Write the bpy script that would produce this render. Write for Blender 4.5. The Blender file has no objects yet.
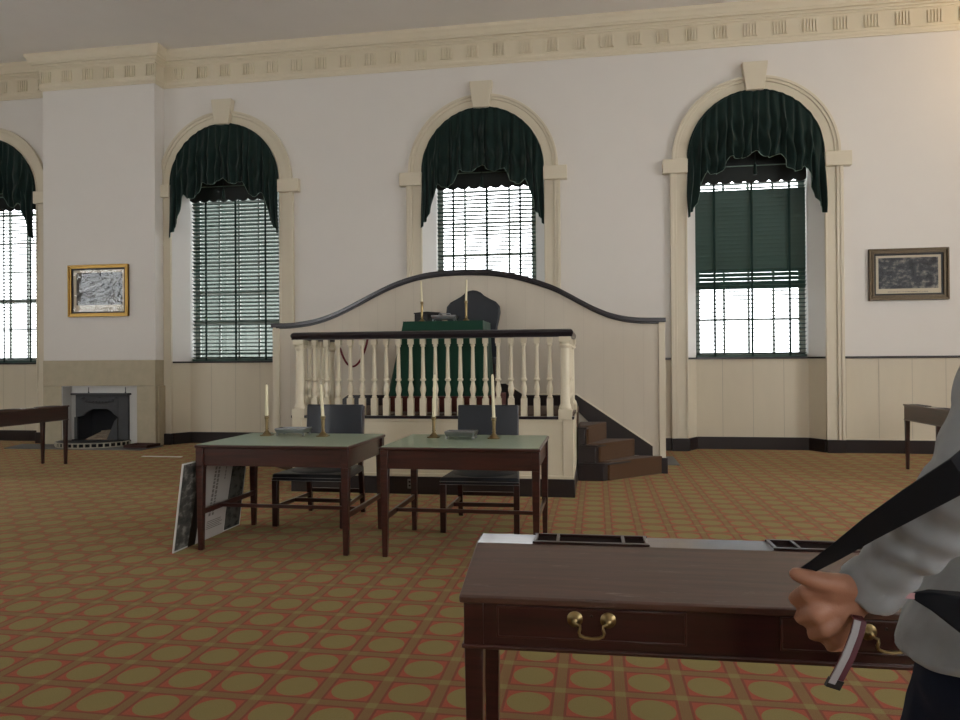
import bpy, bmesh, math, random
from mathutils import Vector, Matrix, noise
random.seed(7)
PI = math.pi
SC = bpy.context.scene
COL = SC.collection

# ------------------------------------------------------------------ materials
def lin(h):
    h = h.lstrip('#')
    out = []
    for i in (0, 2, 4):
        c = int(h[i:i+2], 16) / 255
        out.append(c / 12.92 if c <= .04045 else ((c + .055) / 1.055) ** 2.4)
    return (*out, 1)

class NT:
    def __init__(s, name):
        s.m = bpy.data.materials.new(name); s.m.use_nodes = True
        s.t = s.m.node_tree; s.t.nodes.clear()
        s.out = s.n('ShaderNodeOutputMaterial')
    def n(s, typ, **kw):
        nd = s.t.nodes.new(typ)
        for k, v in kw.items(): setattr(nd, k, v)
        return nd
    def set(s, sock, v):
        if isinstance(v, bpy.types.NodeSocket): s.t.links.new(v, sock)
        else: sock.default_value = v
    def math(s, op, a, b=0.0, c=0.0):
        nd = s.n('ShaderNodeMath', operation=op)
        s.set(nd.inputs[0], a); s.set(nd.inputs[1], b)
        if len(nd.inputs) > 2: s.set(nd.inputs[2], c)
        return nd.outputs[0]
    def mix(s, f, a, b):
        nd = s.n('ShaderNodeMix', data_type='RGBA')
        s.set(nd.inputs[0], f); s.set(nd.inputs[6], a); s.set(nd.inputs[7], b)
        return nd.outputs[2]
    def noise(s, vec, scale, detail=3, rough=.55):
        nd = s.n('ShaderNodeTexNoise')
        s.set(nd.inputs['Vector'], vec); nd.inputs['Scale'].default_value = scale
        nd.inputs['Detail'].default_value = detail; nd.inputs['Roughness'].default_value = rough
        return nd.outputs['Fac']
    def coords(s, scale=(1, 1, 1), kind='Object'):
        tc = s.n('ShaderNodeTexCoord'); mp = s.n('ShaderNodeMapping')
        mp.inputs['Scale'].default_value = scale
        s.t.links.new(tc.outputs[kind], mp.inputs[0])
        return mp.outputs[0]
    def ramp(s, f, stops):
        nd = s.n('ShaderNodeValToRGB'); s.set(nd.inputs[0], f)
        e = nd.color_ramp.elements
        while len(e) < len(stops): e.new(.5)
        for k, (p, c) in enumerate(stops): e[k].position = p; e[k].color = lin(c)
        return nd.outputs[0]
    def bsdf(s, color, rough=.5, metal=0.0, spec=.5, coat=0.0, bump=None, bdist=.002, bstr=.4, sheen=0.0, emit=None):
        b = s.n('ShaderNodeBsdfPrincipled')
        s.set(b.inputs['Base Color'], color); s.set(b.inputs['Roughness'], rough)
        b.inputs['Metallic'].default_value = metal; b.inputs['Specular IOR Level'].default_value = spec
        b.inputs['Coat Weight'].default_value = coat; b.inputs['Coat Roughness'].default_value = .12
        b.inputs['Sheen Weight'].default_value = sheen
        if bump is not None:
            bp = s.n('ShaderNodeBump'); bp.inputs['Distance'].default_value = bdist; bp.inputs['Strength'].default_value = bstr
            s.t.links.new(bump, bp.inputs['Height']); s.t.links.new(bp.outputs[0], b.inputs['Normal'])
        s.t.links.new(b.outputs[0], s.out.inputs[0])
        return s.m

def paint(name, hexc, rough=.6, var=.06, scale=6, bump=.0008, spec=.4, metal=0.0, coat=0.0, sheen=0.0):
    t = NT(name); v = t.coords()
    c = lin(hexc)
    d = tuple(x * (1 - var * 2) for x in c[:3]) + (1,)
    nz = t.noise(v, scale, 4)
    return t.bsdf(t.mix(nz, d, c), rough, metal, spec, coat, t.noise(v, scale * 25, 2), bump, .5, sheen)

def wood(name, dark, light, scale=(1.5, 22, 22), rough=.32, coat=.3, wear=None):
    t = NT(name); v = t.coords(scale)
    nz = t.noise(v, 2.2, 5, .6)
    col = t.ramp(nz, [(.3, dark), (.7, light)])
    r = rough
    if wear:
        w = t.noise(t.coords((2, 14, 14)), 3.0, 6, .75)
        wf = t.ramp(w, [(.60, '#000000'), (.72, '#ffffff')])
        col = t.mix(t.math('MULTIPLY', wf, .45), col, lin(wear))
    return t.bsdf(col, r, 0, .5, coat, nz, .0006, .4)

def boards(name, hexc, period=.46, groove=.006, offset=0.0, dark=.42):
    t = NT(name); tc = t.n('ShaderNodeTexCoord'); sp = t.n('ShaderNodeSeparateXYZ')
    t.t.links.new(tc.outputs['Object'], sp.inputs[0])
    x = t.math('ADD', sp.outputs[0], 100 + offset)
    f = t.math('MODULO', x, period)
    g = t.math('LESS_THAN', f, groove)
    v = t.coords((1, 1, .25)); nz = t.noise(v, 5, 4)
    c = lin(hexc); d = tuple(q * .9 for q in c[:3]) + (1,)
    col = t.mix(nz, d, c)
    col = t.mix(t.math('MULTIPLY', g, dark), col, lin('#5e564a'))
    inv = t.math('SUBTRACT', 1.0, g)
    return t.bsdf(col, .5, 0, .4, 0, inv, .004, .6)

def carpet(name, red, olive, band, line, period=.256, x0=-1.19, y0=2.884):
    t = NT(name); tc = t.n('ShaderNodeTexCoord'); sp = t.n('ShaderNodeSeparateXYZ')
    t.t.links.new(tc.outputs['Object'], sp.inputs[0])
    def cell(s, o):
        q = t.math('ADD', s, 100 * period - o)
        q = t.math('MODULO', q, period)
        return t.math('SUBTRACT', q, period / 2)
    u = cell(sp.outputs[0], x0); w = cell(sp.outputs[1], y0)
    au = t.math('ABSOLUTE', u); aw = t.math('ABSOLUTE', w)
    r = t.math('SQRT', t.math('ADD', t.math('MULTIPLY', u, u), t.math('MULTIPLY', w, w)))
    v = t.coords(); fine = t.noise(v, 220, 2); broad = t.noise(v, 1.2, 3)
    circ = t.math('LESS_THAN', r, .0905)
    inu = t.math('LESS_THAN', au, .0945); inw = t.math('LESS_THAN', aw, .0945)
    bu = t.math('GREATER_THAN', au, .1055); bw = t.math('GREATER_THAN', aw, .1055)
    sq = t.math('MULTIPLY', inu, inw)
    cross = t.math('MULTIPLY', bu, bw)
    # fine threads along each band
    thu = t.math('SINE', t.math('MULTIPLY', sp.outputs[0], 700.0)); thw = t.math('SINE', t.math('MULTIPLY', sp.outputs[1], 700.0))
    th = t.mix(bu, thu, thw)
    thf = t.math('MULTIPLY', t.math('GREATER_THAN', t.mix(bu, thw, thu), 0.2), .22)
    anyb = t.math('MAXIMUM', bu, bw)
    col = t.mix(anyb, lin(line), t.mix(thf, lin(band), lin(red)))
    col = t.mix(cross, col, lin(olive))
    col = t.mix(sq, col, lin(red))
    col = t.mix(circ, col, lin(olive))
    col = t.mix(t.math('MULTIPLY', t.math('SUBTRACT', fine, .38), .9), col, lin('#2a2010'))
    col = t.mix(t.math('MULTIPLY', broad, .18), col, lin('#4c3a20'))
    m = t.bsdf(col, 1.0, 0, .05, 0, fine, .003, .6, .32)
    b = next(n for n in t.t.nodes if n.type == 'BSDF_PRINCIPLED')
    b.inputs['Sheen Roughness'].default_value = .22; b.inputs['Sheen Tint'].default_value = (.95, .72, .40, 1)
    return m

def glassy(name, tint='#ffffff', refl=.10, rough=.0, wave=0.0):
    t = NT(name)
    tr = t.n('ShaderNodeBsdfTransparent'); tr.inputs[0].default_value = lin(tint)
    gl = t.n('ShaderNodeBsdfGlossy'); gl.inputs['Roughness'].default_value = rough
    mx = t.n('ShaderNodeMixShader')
    lw = t.n('ShaderNodeLayerWeight'); lw.inputs[0].default_value = .5
    f = t.math('ADD', t.math('MULTIPLY', t.math('POWER', lw.outputs['Facing'], 5.0), .8), refl)
    t.t.links.new(f, mx.inputs[0]); t.t.links.new(tr.outputs[0], mx.inputs[1]); t.t.links.new(gl.outputs[0], mx.inputs[2])
    if wave:
        bp = t.n('ShaderNodeBump'); bp.inputs['Distance'].default_value = wave; bp.inputs['Strength'].default_value = 1
        t.t.links.new(t.noise(t.coords((1, 1, 1.9)), 5.0, 1), bp.inputs['Height'])
        t.t.links.new(bp.outputs[0], gl.inputs['Normal'])
    t.t.links.new(mx.outputs[0], t.out.inputs[0])
    return t.m

def engraving(name, seed, tone=(.25, '#20242a', '#8f8d88')):
    t = NT(name); v = t.coords()
    a = t.noise(v, 7 + seed, 6, .7); b = t.noise(t.coords((1, 1, 2.2)), 3 + seed, 3)
    f = t.math('MULTIPLY', t.math('ADD', a, b), .5)
    col = t.ramp(f, [(.38, tone[1]), (.52, tone[3] if len(tone) > 3 else '#55544f'), (.66, tone[2])])
    return t.bsdf(col, .8, 0, .2)

M = dict(
    wall=paint('white_wall_paint', '#dedad4', .75, .02, 3, .0006),
    ceil=paint('ceiling_paint', '#ece9e4', .85, .03, 2, .0005),
    cream=paint('cream_gloss_paint', '#d6cdb8', .42, .03, 4, .0004),
    cornice=paint('cornice_paint', '#ddd3bb', .5, .03, 4, .0004),
    panel=boards('cream_panelling', '#d3c9b3', .474, .007),
    screenp=boards('cream_screen_boards', '#cfc6b6', .253, .004, .06, .2),
    podium=paint('podium_cream_paint', '#ddd4bc', .42, .03, 5, .0004),
    reveal=paint('white_reveal_paint', '#e4e2de', .6, .02, 4, .0004),
    black=paint('black_brown_gloss', '#241d1f', .3, .15, 8, .0005, .5, 0, .2),
    rail=paint('handrail_dark_paint', '#211b22', .3, .15, 10, .0004, .5, 0, .15),
    stone=paint('sandstone', '#bcb29a', .8, .12, 7, .003, .3),
    hearth=paint('grey_slate', '#6b6b6c', .7, .12, 5, .002),
    greypl=paint('pale_grey_plaster', '#c9c9c6', .7, .05, 6, .001),
    iron=paint('cast_iron', '#45474a', .55, .2, 14, .003, .5, .2),
    irondark=paint('sooty_iron', '#101218', .8, .3, 9, .003, .3),
    pale_iron=paint('pale_fender_metal', '#b9b4a4', .45, .2, 20, .001, .5, .3),
    rust=paint('rusty_tin', '#4a2a22', .5, .25, 20, .001, .5, .3),
    log=paint('charred_log', '#8a7b6a', .9, .3, 20, .006),
    maho=wood('mahogany', '#240f0d', '#431d17', rough=.3, coat=.35),
    mahod=wood('dark_mahogany', '#1a0909', '#361413', rough=.28, coat=.4),
    mahot=wood('mahogany_desk_top', '#351f18', '#503127', rough=.34, coat=1.0, wear='#8d7f78'),
    baize=paint('sage_green_baize', '#8d9f88', .42, .05, 12, .0003, .5, 0, .35),
    cloth=paint('dark_green_cloth', '#1c4434', .9, .15, 6, .001, .2, 0, 0, .2),
    velvet=paint('bottle_green_velvet', '#0e2723', .8, .15, 7, .001, .25, 0, 0, .12),
    hem=paint('pale_green_piping', '#7f968a', .7, .1, 20, .0005),
    slat=paint('dark_green_blind', '#2f4a43', .45, .08, 9, .0003, .5),
    tape=paint('blind_tape', '#17302b', .9, .1, 30, .0004),
    shade=paint('dark_blind_board', '#1a211f', .6, .1, 8, .0004),
    sash=paint('sash_grey_paint', '#8b9189', .5, .05, 6, .0004),
    leather=paint('navy_leather', '#141c27', .45, .15, 30, .0012, .5, 0, .1),
    brass=paint('aged_brass', '#a08d64', .32, .15, 20, .0004, .5, 1),
    brassd=paint('dull_brass', '#8a7a58', .4, .2, 25, .0005, .5, 1),
    pewter=paint('pewter_silver', '#9a9da0', .35, .12, 20, .0004, .5, 1),
    wax=paint('ivory_wax', '#e9e2c2', .45, .03, 20, .0003, .4),
    gilt=paint('bright_gilt', '#b8924e', .32, .2, 40, .001, .5, .85),
    giltd=paint('tarnished_gilt', '#6b5b45', .42, .3, 40, .001, .5, .5),
    ebony=paint('ebony_strip', '#141213', .4, .1, 20, .0003),
    wellm=paint('pen_well_shade', '#1c1110', .95, .1, 20, .0003, .05),  # dark colour stands in for shade inside the uncarved wells
    mount=paint('cream_mount', '#cfc4ad', .85, .05, 9, .0003),
    paper=paint('poster_paper', '#bdb9b4', .6, .04, 9, .0002),
    ink=paint('faint_print_ink', '#857f7a', .7, .1, 30, .0002),
    brownc=paint('brown_stair_carpet', '#57402e', .95, .12, 60, .003, .1, 0, 0, .1),
    redc=paint('maroon_carpet', '#5a2f2a', .95, .12, 60, .003, .1, 0, 0, .1),
    rope=paint('crimson_rope', '#6a1220', .8, .15, 60, .002),
    white=paint('white_plastic', '#d8d8d4', .4, .02, 9, .0002),
    skin=paint('skin', '#9e7059', .5, .12, 18, .0008, .4),
    hair=paint('dark_brown_hair', '#241a14', .7, .2, 60, .004),
    grey=paint('heather_grey_jersey', '#8f9396', .9, .07, 90, .0015, .2, 0, 0, .2),
    jeans=paint('navy_denim', '#131a2a', .85, .15, 90, .001, .2),
    webbing=paint('black_webbing', '#12161d', .8, .15, 120, .001, .3),
    redrib=paint('dark_red_ribbon', '#470c1b', .6, .1, 60, .0006),
    greyrib=paint('grey_ribbon', '#8d8a8c', .6, .1, 60, .0006),
    pink=paint('pink_webbing', '#c49aa0', .7, .1, 60, .0006),
    shoe=paint('black_shoe_leather', '#15151a', .5, .1, 30, .001),
    brick=paint('outdoor_brick', '#525a54', .9, .15, 2, .002),
    pave=paint('outdoor_paving', '#a8a59e', .9, .1, 1, .002),
    leaf=paint('tree_leaf', '#4c6a44', .8, .2, 3, .002),
    glass=glassy('window_glass', '#ffffff', .05),
    pglass=glassy('picture_glass_flat', '#ffffff', .04),
    wglass=glassy('picture_glass_wavy', '#ffffff', .03, 0, .0042),
    carpet=carpet('patterned_carpet', '#a45748', '#8c8055', '#836d4d', '#854d42'),
)

# ------------------------------------------------------------------ mesh building
OFF = {}
class MB:
    def __init__(s): s.v = []; s.f = []; s.mi = []
    def add(s, vs, fs, m=0):
        b = len(s.v); s.v += [tuple(p) for p in vs]
        s.f += [tuple(b + i for i in q) for q in fs]; s.mi += [m] * len(fs)
        return s
    def box(s, x0, x1, y0, y1, z0, z1, m=0):
        return s.hexa([(x0, y0, z0), (x1, y0, z0), (x1, y1, z0), (x0, y1, z0)], [(x0, y0, z1), (x1, y0, z1), (x1, y1, z1), (x0, y1, z1)], m)
    def hexa(s, a, b, m=0):
        return s.add(list(a) + list(b), [(3, 2, 1, 0), (4, 5, 6, 7), (0, 1, 5, 4), (1, 2, 6, 5), (2, 3, 7, 6), (3, 0, 4, 7)], m)
    def taper(s, cx, cy, z0, z1, w0, w1, m=0):
        a, b = w0 / 2, w1 / 2
        return s.hexa([(cx-a, cy-a, z0), (cx+a, cy-a, z0), (cx+a, cy+a, z0), (cx-a, cy+a, z0)], [(cx-b, cy-b, z1), (cx+b, cy-b, z1), (cx+b, cy+b, z1), (cx-b, cy+b, z1)], m)
    def bar(s, p, q, w, h, up=(0, 0, 1), m=0):
        p, q = Vector(p), Vector(q); d = (q - p).normalized(); u = Vector(up)
        sd = d.cross(u).normalized() * w / 2; uu = sd.cross(d).normalized() * h / 2
        r = lambda c: [c - sd - uu, c + sd - uu, c + sd + uu, c - sd + uu]
        return s.hexa(r(p), r(q), m)
    def prism(s, pts, h0, h1, plane='xy', m=0):
        def P(a, b, h): return {'xy': (a, b, h), 'xz': (a, h, b), 'yz': (h, a, b)}[plane]
        n = len(pts)
        vs = [P(a, b, h0) for a, b in pts] + [P(a, b, h1) for a, b in pts]
        return s.add(vs, [tuple(range(n)), tuple(range(2*n-1, n-1, -1))] + [(i, (i+1) % n, n+(i+1) % n, n+i) for i in range(n)], m)
    def strip(s, lo, hi, h0, h1, plane='xz', m=0):
        """solid between two polylines lo/hi in a plane, thick from h0 to h1"""
        for i in range(len(lo) - 1):
            q = [lo[i], lo[i+1], hi[i+1], hi[i]]
            def P(a, b, h): return {'xy': (a, b, h), 'xz': (a, h, b), 'yz': (h, a, b)}[plane]
            vs = [P(a, b, h0) for a, b in q] + [P(a, b, h1) for a, b in q]
            fs = [(0, 1, 2, 3), (7, 6, 5, 4), (0, 4, 5, 1), (2, 6, 7, 3)]
            if i == 0: fs.append((0, 3, 7, 4))
            if i == len(lo) - 2: fs.append((1, 5, 6, 2))
            s.add(vs, fs, m)
        return s
    def lathe(s, c, prof, seg=20, m=0, axis='z'):
        vs = []; fs = []; n = len(prof)
        for r, z in prof:
            for k in range(seg):
                a = 2*PI*k/seg; x, y = r*math.cos(a), r*math.sin(a)
                q = (x, y, z) if axis == 'z' else ((x, z, y) if axis == 'y' else (z, x, y))
                vs.append((c[0]+q[0], c[1]+q[1], c[2]+q[2]))
        for i in range(n-1):
            for k in range(seg):
                k2 = (k+1) % seg
                fs.append((i*seg+k, i*seg+k2, (i+1)*seg+k2, (i+1)*seg+k))
        fs.append(tuple(range(seg-1, -1, -1))); fs.append(tuple((n-1)*seg+k for k in range(seg)))
        return s.add(vs, fs, m)
    def tube(s, pts, r, seg=10, m=0, closed=False):
        pts = [Vector(p) for p in pts]; n = len(pts); vs = []; fs = []
        rr = r if isinstance(r, (list, tuple)) else [r]*n
        up = Vector((.31, .17, .93)); prev = None
        for i, p in enumerate(pts):
            a = pts[max(i-1, 0)] if not closed else pts[i-1]; b = pts[min(i+1, n-1)] if not closed else pts[(i+1) % n]
            d = (b - a).normalized()
            x = d.cross(up) if prev is None else prev - d * prev.dot(d)
            if x.length < 1e-6: x = d.cross(Vector((1, 0, 0)))
            x.normalize(); prev = x; y = d.cross(x)
            for k in range(seg):
                t = 2*PI*k/seg; vs.append(p + (x*math.cos(t) + y*math.sin(t)) * rr[i])
        for i in range(n if closed else n-1):
            j = (i+1) % n
            for k in range(seg):
                k2 = (k+1) % seg; fs.append((i*seg+k, i*seg+k2, j*seg+k2, j*seg+k))
        if not closed:
            fs.append(tuple(range(seg-1, -1, -1))); fs.append(tuple((n-1)*seg+k for k in range(seg)))
        return s.add(vs, fs, m)
    def sphere(s, c, r, seg=14, rings=9, m=0):
        rx, ry, rz = r if isinstance(r, (list, tuple)) else (r, r, r)
        vs = [(c[0], c[1], c[2]-rz)]; fs = []
        for i in range(1, rings):
            a = -PI/2 + PI*i/rings
            for k in range(seg):
                t = 2*PI*k/seg
                vs.append((c[0]+rx*math.cos(a)*math.cos(t), c[1]+ry*math.cos(a)*math.sin(t), c[2]+rz*math.sin(a)))
        vs.append((c[0], c[1], c[2]+rz)); top = len(vs)-1
        for k in range(seg):
            fs.append((0, 1+(k+1) % seg, 1+k)); fs.append((top, top-seg+k, top-seg+(k+1) % seg))
        for i in range(rings-2):
            for k in range(seg):
                a = 1+i*seg; k2 = (k+1) % seg
                fs.append((a+k, a+k2, a+seg+k2, a+seg+k))
        return s.add(vs, fs, m)
    def loft(s, rings, m=0, cap=True):
        n = len(rings[0]); vs = [p for r in rings for p in r]; fs = []
        for i in range(len(rings)-1):
            for k in range(n):
                k2 = (k+1) % n; fs.append((i*n+k, i*n+k2, (i+1)*n+k2, (i+1)*n+k))
        if cap: fs += [tuple(range(n-1, -1, -1)), tuple((len(rings)-1)*n+k for k in range(n))]
        return s.add(vs, fs, m)
    def grid(s, fn, nu, nv, m=0):
        vs = [fn(i/nu, j/nv) for j in range(nv+1) for i in range(nu+1)]
        fs = [(j*(nu+1)+i, j*(nu+1)+i+1, (j+1)*(nu+1)+i+1, (j+1)*(nu+1)+i) for j in range(nv) for i in range(nu)]
        return s.add(vs, fs, m)
    def ribbon(s, pts, dirs, th, m=0):
        """flat band: pts centre line, dirs half-width vectors"""
        rings = []
        for i, p in enumerate(pts):
            p = Vector(p); w = Vector(dirs[i]); d = (Vector(pts[min(i+1, len(pts)-1)]) - Vector(pts[max(i-1, 0)])).normalized()
            nrm = d.cross(w).normalized() * th / 2
            rings.append([p-w-nrm, p+w-nrm, p+w+nrm, p-w+nrm])
        return s.loft(rings, m)
    def build(s, name, mats, parent=None, bevel=0, smooth=35, solid=0, seg=2):
        off = Vector(OFF.get(parent.name, (0, 0, 0))) if parent else Vector()
        me = bpy.data.meshes.new(name)
        me.from_pydata([tuple(Vector(p) - off) for p in s.v], [], s.f)
        if not isinstance(mats, (list, tuple)): mats = [mats]
        for m in mats: me.materials.append(m)
        if len(mats) > 1: me.polygons.foreach_set('material_index', s.mi)
        bm = bmesh.new(); bm.from_mesh(me); bmesh.ops.recalc_face_normals(bm, faces=bm.faces); bm.to_mesh(me); bm.free()
        if smooth:
            me.shade_smooth(); me.set_sharp_from_angle(angle=math.radians(smooth))
        o = bpy.data.objects.new(name, me); COL.objects.link(o)
        if parent:
            o.parent = parent; OFF[o.name] = tuple(off)
        if bevel:
            b = o.modifiers.new('bevel', 'BEVEL'); b.width = bevel; b.segments = seg; b.limit_method = 'ANGLE'; b.angle_limit = math.radians(40)
        if solid:
            q = o.modifiers.new('solid', 'SOLIDIFY'); q.thickness = solid; q.offset = 0
        return o

def tag(o, label, cat, group=None):
    o['label'] = label; o['category'] = cat
    if group: o['group'] = group
    return o
def struct(o):
    o['kind'] = 'structure'; return o
def thing(name, label, cat, base=(0, 0, 0), group=None, world=True):
    """an Empty at the thing's base; world=True: its parts are given in room coordinates"""
    o = bpy.data.objects.new(name, None); COL.objects.link(o); o.location = base; o.empty_display_size = .1
    OFF[o.name] = tuple(base) if world else (0, 0, 0)
    return tag(o, label, cat, group) if label else o
def dup(root, loc, rz=0, label=None, group=None, parent=None):
    c = root.copy(); COL.objects.link(c); OFF[c.name] = OFF.get(root.name, (0, 0, 0))
    if parent is None:
        c.location = loc; c.rotation_euler = (0, 0, rz)
        if label: c['label'] = label
        if group: c['group'] = group
    else: c.parent = parent
    for ch in list(root.children): dup(ch, None, parent=c)
    return c

# ------------------------------------------------------------------ room dimensions
WY = 11.905                      # face of the far wall
XL, XR, YR, ZC = -13.4, 8.6, -5.5, 7.04
DADO = 1.475
WINS = [-11.31, -6.51, -1.872, 2.48]
R0, R1, SPR, RD = 1.04, .87, 4.66, .30

# floor, ceiling
o = struct(MB().box(XL-.3, XR+.3, YR-.3, WY+.6, -.12, 0).build('floor', M['carpet'], smooth=0))
o = struct(MB().box(XL-.3, XR+.3, YR-.3, WY+.6, ZC, ZC+.15).build('ceiling', M['ceil'], smooth=0))

# far wall with arched openings
def arch_pts(r, c, n=28):
    return [(c + r*math.cos(PI - PI*k/n), SPR + r*math.sin(PI*k/n)) for k in range(n+1)]
mb = MB()
def wq(x0, x1, z0, z1, m): mb.add([(x0, WY, z0), (x1, WY, z0), (x1, WY, z1), (x0, WY, z1)], [(0, 1, 2, 3)], m)
edges = [XL]
for c in WINS: edges += [c-R0, c+R0]
edges.append(XR)
for k in range(0, len(edges), 2):
    wq(edges[k], edges[k+1], 0, DADO, 1); wq(edges[k], edges[k+1], DADO, ZC, 0)
for c in WINS:
    pts = arch_pts(R0, c)
    for a, b in zip(pts[:-1], pts[1:]):
        mb.add([(a[0], WY, a[1]), (b[0], WY, b[1]), (b[0], WY, ZC), (a[0], WY, ZC)], [(0, 1, 2, 3)], 0)
struct(mb.build('wall_back', [M['wall'], M['panel']], smooth=0))

# side and rear walls with tall window openings behind and beside the camera
def plain_wall(name, axis, pos, a0, a1, holes):
    mb = MB()
    def q(u0, u1, z0, z1):
        if u1 - u0 < 1e-4: return
        if axis == 'x': mb.add([(pos, u0, z0), (pos, u1, z0), (pos, u1, z1), (pos, u0, z1)], [(0, 1, 2, 3)])
        else: mb.add([(u0, pos, z0), (u1, pos, z0), (u1, pos, z1), (u0, pos, z1)], [(0, 1, 2, 3)])
    u = a0
    for h0, h1 in sorted(holes):
        q(u, h0, 0, ZC); q(h0, h1, 0, 1.5); q(h0, h1, 5.2, ZC); u = h1
    q(u, a1, 0, ZC)
    return struct(mb.build(name, M['wall'], smooth=0))
LW = [(4.4, 6.3)]; RW = [(-2.8, -.8), (5.6, 7.6)]; BW = [(-10, -8), (2.6, 4.6)]
plain_wall('wall_left', 'x', XL, YR, WY, LW)
plain_wall('wall_right', 'x', XR, YR, WY, RW)
plain_wall('wall_front', 'y', YR, XL, XR, BW)
wn = 5
for axis, pos, holes, s in (('x', XL, LW, -1), ('x', XR, RW, 1), ('y', YR, BW, -1)):
    for h0, h1 in holes:
        mb = MB(); g = MB()
        def bx(u0, u1, z0, z1, d0=.1, d1=.16, b=mb):
            a, c = sorted((pos + s*d0, pos + s*d1))
            if axis == 'x': b.box(a, c, u0, u1, z0, z1)
            else: b.box(u0, u1, a, c, z0, z1)
        bx(h0, h0+.08, 1.5, 5.2); bx(h1-.08, h1, 1.5, 5.2); bx(h0, h1, 1.5, 1.58); bx(h0, h1, 5.1, 5.2); bx(h0, h1, 3.3, 3.4)
        w = (h1-h0-.16)/3
        for k in (1, 2): bx(h0+.08+k*w-.018, h0+.08+k*w+.018, 1.5, 5.2)
        for z in (2.1, 2.7, 3.95, 4.5): bx(h0, h1, z-.018, z+.018)
        fr = struct(mb.build('window_%d' % wn, M['sash'], smooth=0)); wn += 1
        bx(h0, h1, 1.5, 5.2, .125, .13, g); g.build('glass', M['glass'], fr, smooth=0)

# ------------------------------------------------------------------ far windows: casing, reveal, sash
def window(n, c, rail_z):
    w = struct(thing('window_%d' % n, None, None, (c, WY, 0)))
    # reveals: white above the sill, cream panel below, splayed arch
    mb = MB()
    for s in (-1, 1):
        a, b = c + s*R0, c + s*R1
        mb.add([(a, WY, 0), (b, WY+RD, 0), (b, WY+RD, DADO), (a, WY, DADO)], [(0, 1, 2, 3)], 1)
        mb.add([(a, WY, DADO), (b, WY+RD, DADO), (b, WY+RD, SPR), (a, WY, SPR)], [(0, 1, 2, 3)], 0)
        mb.add([(b, WY+RD, DADO), (b, WY+RD+.3, DADO), (b, WY+RD+.3, SPR), (b, WY+RD, SPR)], [(0, 1, 2, 3)], 0)
    p, q = arch_pts(R0, c), arch_pts(R1, c)
    for i in range(len(p)-1):
        mb.add([(p[i][0], WY, p[i][1]), (p[i+1][0], WY, p[i+1][1]), (q[i+1][0], WY+RD, q[i+1][1]), (q[i][0], WY+RD, q[i][1])], [(0, 1, 2, 3)], 0)
        mb.add([(q[i][0], WY+RD, q[i][1]), (q[i+1][0], WY+RD, q[i+1][1]), (q[i+1][0], WY+RD+.3, q[i+1][1]), (q[i][0], WY+RD+.3, q[i][1])], [(0, 1, 2, 3)], 0)
    mb.build('reveal', [M['reveal'], M['cream']], w, smooth=20)
    MB().box(c-R1, c+R1, WY+RD, WY+RD+.3, 0, DADO).build('apron_panel', M['panel'], w, smooth=0)
    # sill ledge running round the recess
    MB().prism([(c-R0, WY+.0), (c-R0+.03, WY-.0), (c-R1+.02, WY+RD-.03), (c+R1-.02, WY+RD-.03), (c+R0-.03, WY), (c+R0, WY), (c+R1, WY+RD), (c-R1, WY+RD)], DADO-.012, DADO+.018).build('sill', M['black'], w, smooth=0)
    MB().prism([(c-R0+.003, WY), (c-R0+.03, WY-.0), (c-R1+.015, WY+RD-.025), (c+R1-.015, WY+RD-.025), (c+R0-.03, WY), (c+R0-.003, WY), (c+R1, WY+RD), (c-R1, WY+RD)], 0, .2).build('baseboard', M['black'], w, smooth=0)
    # casing: pilasters, arch, outer bead
    mb = MB(); ro = 1.3
    for s in (-1, 1):
        x0, x1 = sorted((c+s*(R0-.005), c+s*(ro-.03)))
        mb.box(x0, x1, WY-.035, WY, .2, SPR)
        x0, x1 = sorted((c+s*(ro-.10), c+s*(ro-.02)))
        mb.box(x0, x1, WY-.06, WY-.03, .2, SPR)
        x0, x1 = sorted((c+s*(ro-.05), c+s*(ro)))
        mb.box(x0, x1, WY-.075, WY, .2, SPR)
        x0, x1 = sorted((c+s*(R0-.005), c+s*(R0+.025)))
        mb.box(x0, x1, WY-.05, WY-.03, .2, SPR)
    ro = 1.27
    for r_a, r_b, d0, d1 in ((R0-.005, ro-.03, WY-.035, WY), (ro-.09, ro-.02, WY-.055, WY-.03), (ro-.045, ro, WY-.075, WY), (R0-.005, R0+.022, WY-.048, WY-.03)):
        mb.strip(arch_pts(r_a, c, 48), arch_pts(r_b, c, 48), d0, d1)
    mb.build('casing', M['cream'], w, bevel=.006, smooth=30)
    for s in (-1, 1):
        x0, x1 = sorted((c+s*(R0-.01), c+s*1.415))
        MB().box(x0, x1, WY-.115, WY, SPR-.225, SPR).build('impost_block', M['cream'], w, bevel=.008)
        x0, x1 = sorted((c+s*(R0-.005), c+s*1.30))
        MB().box(x0, x1, WY-.085, WY, 0, .2).build('plinth', M['black'], w, bevel=.005)
    MB().prism([(c-.135, SPR+R0-.02), (c+.135, SPR+R0-.02), (c+.195, 6.12), (c-.195, 6.12)], WY-.14, WY, 'xz').build('keystone', M['cream'], w, bevel=.01)
    # sash with glazing bars
    mb = MB(); y0, y1 = 12.39, 12.43
    def b(x0, x1, z0, z1, d=0): mb.box(c+x0, c+x1, y0-d, y1, z0, z1)
    b(-R1, -R1+.09, DADO, SPR+R1-.05); b(R1-.09, R1, DADO, SPR+R1-.05); b(-R1, R1, DADO, DADO+.10); b(-R1, R1, rail_z-.035, rail_z+.035, .02); b(-R1, R1, 5.4, 5.5)
    for k in range(1, 4):
        x = -R1+.09+k*(2*R1-.18)/4; b(x-.016, x+.016, DADO, 5.5)
    z = rail_z
    while z < 5: z += .56; b(-R1, R1, z-.014, z+.014)
    z = rail_z
    while z > 2.0: z -= .56; b(-R1, R1, z-.014, z+.014)
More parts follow.
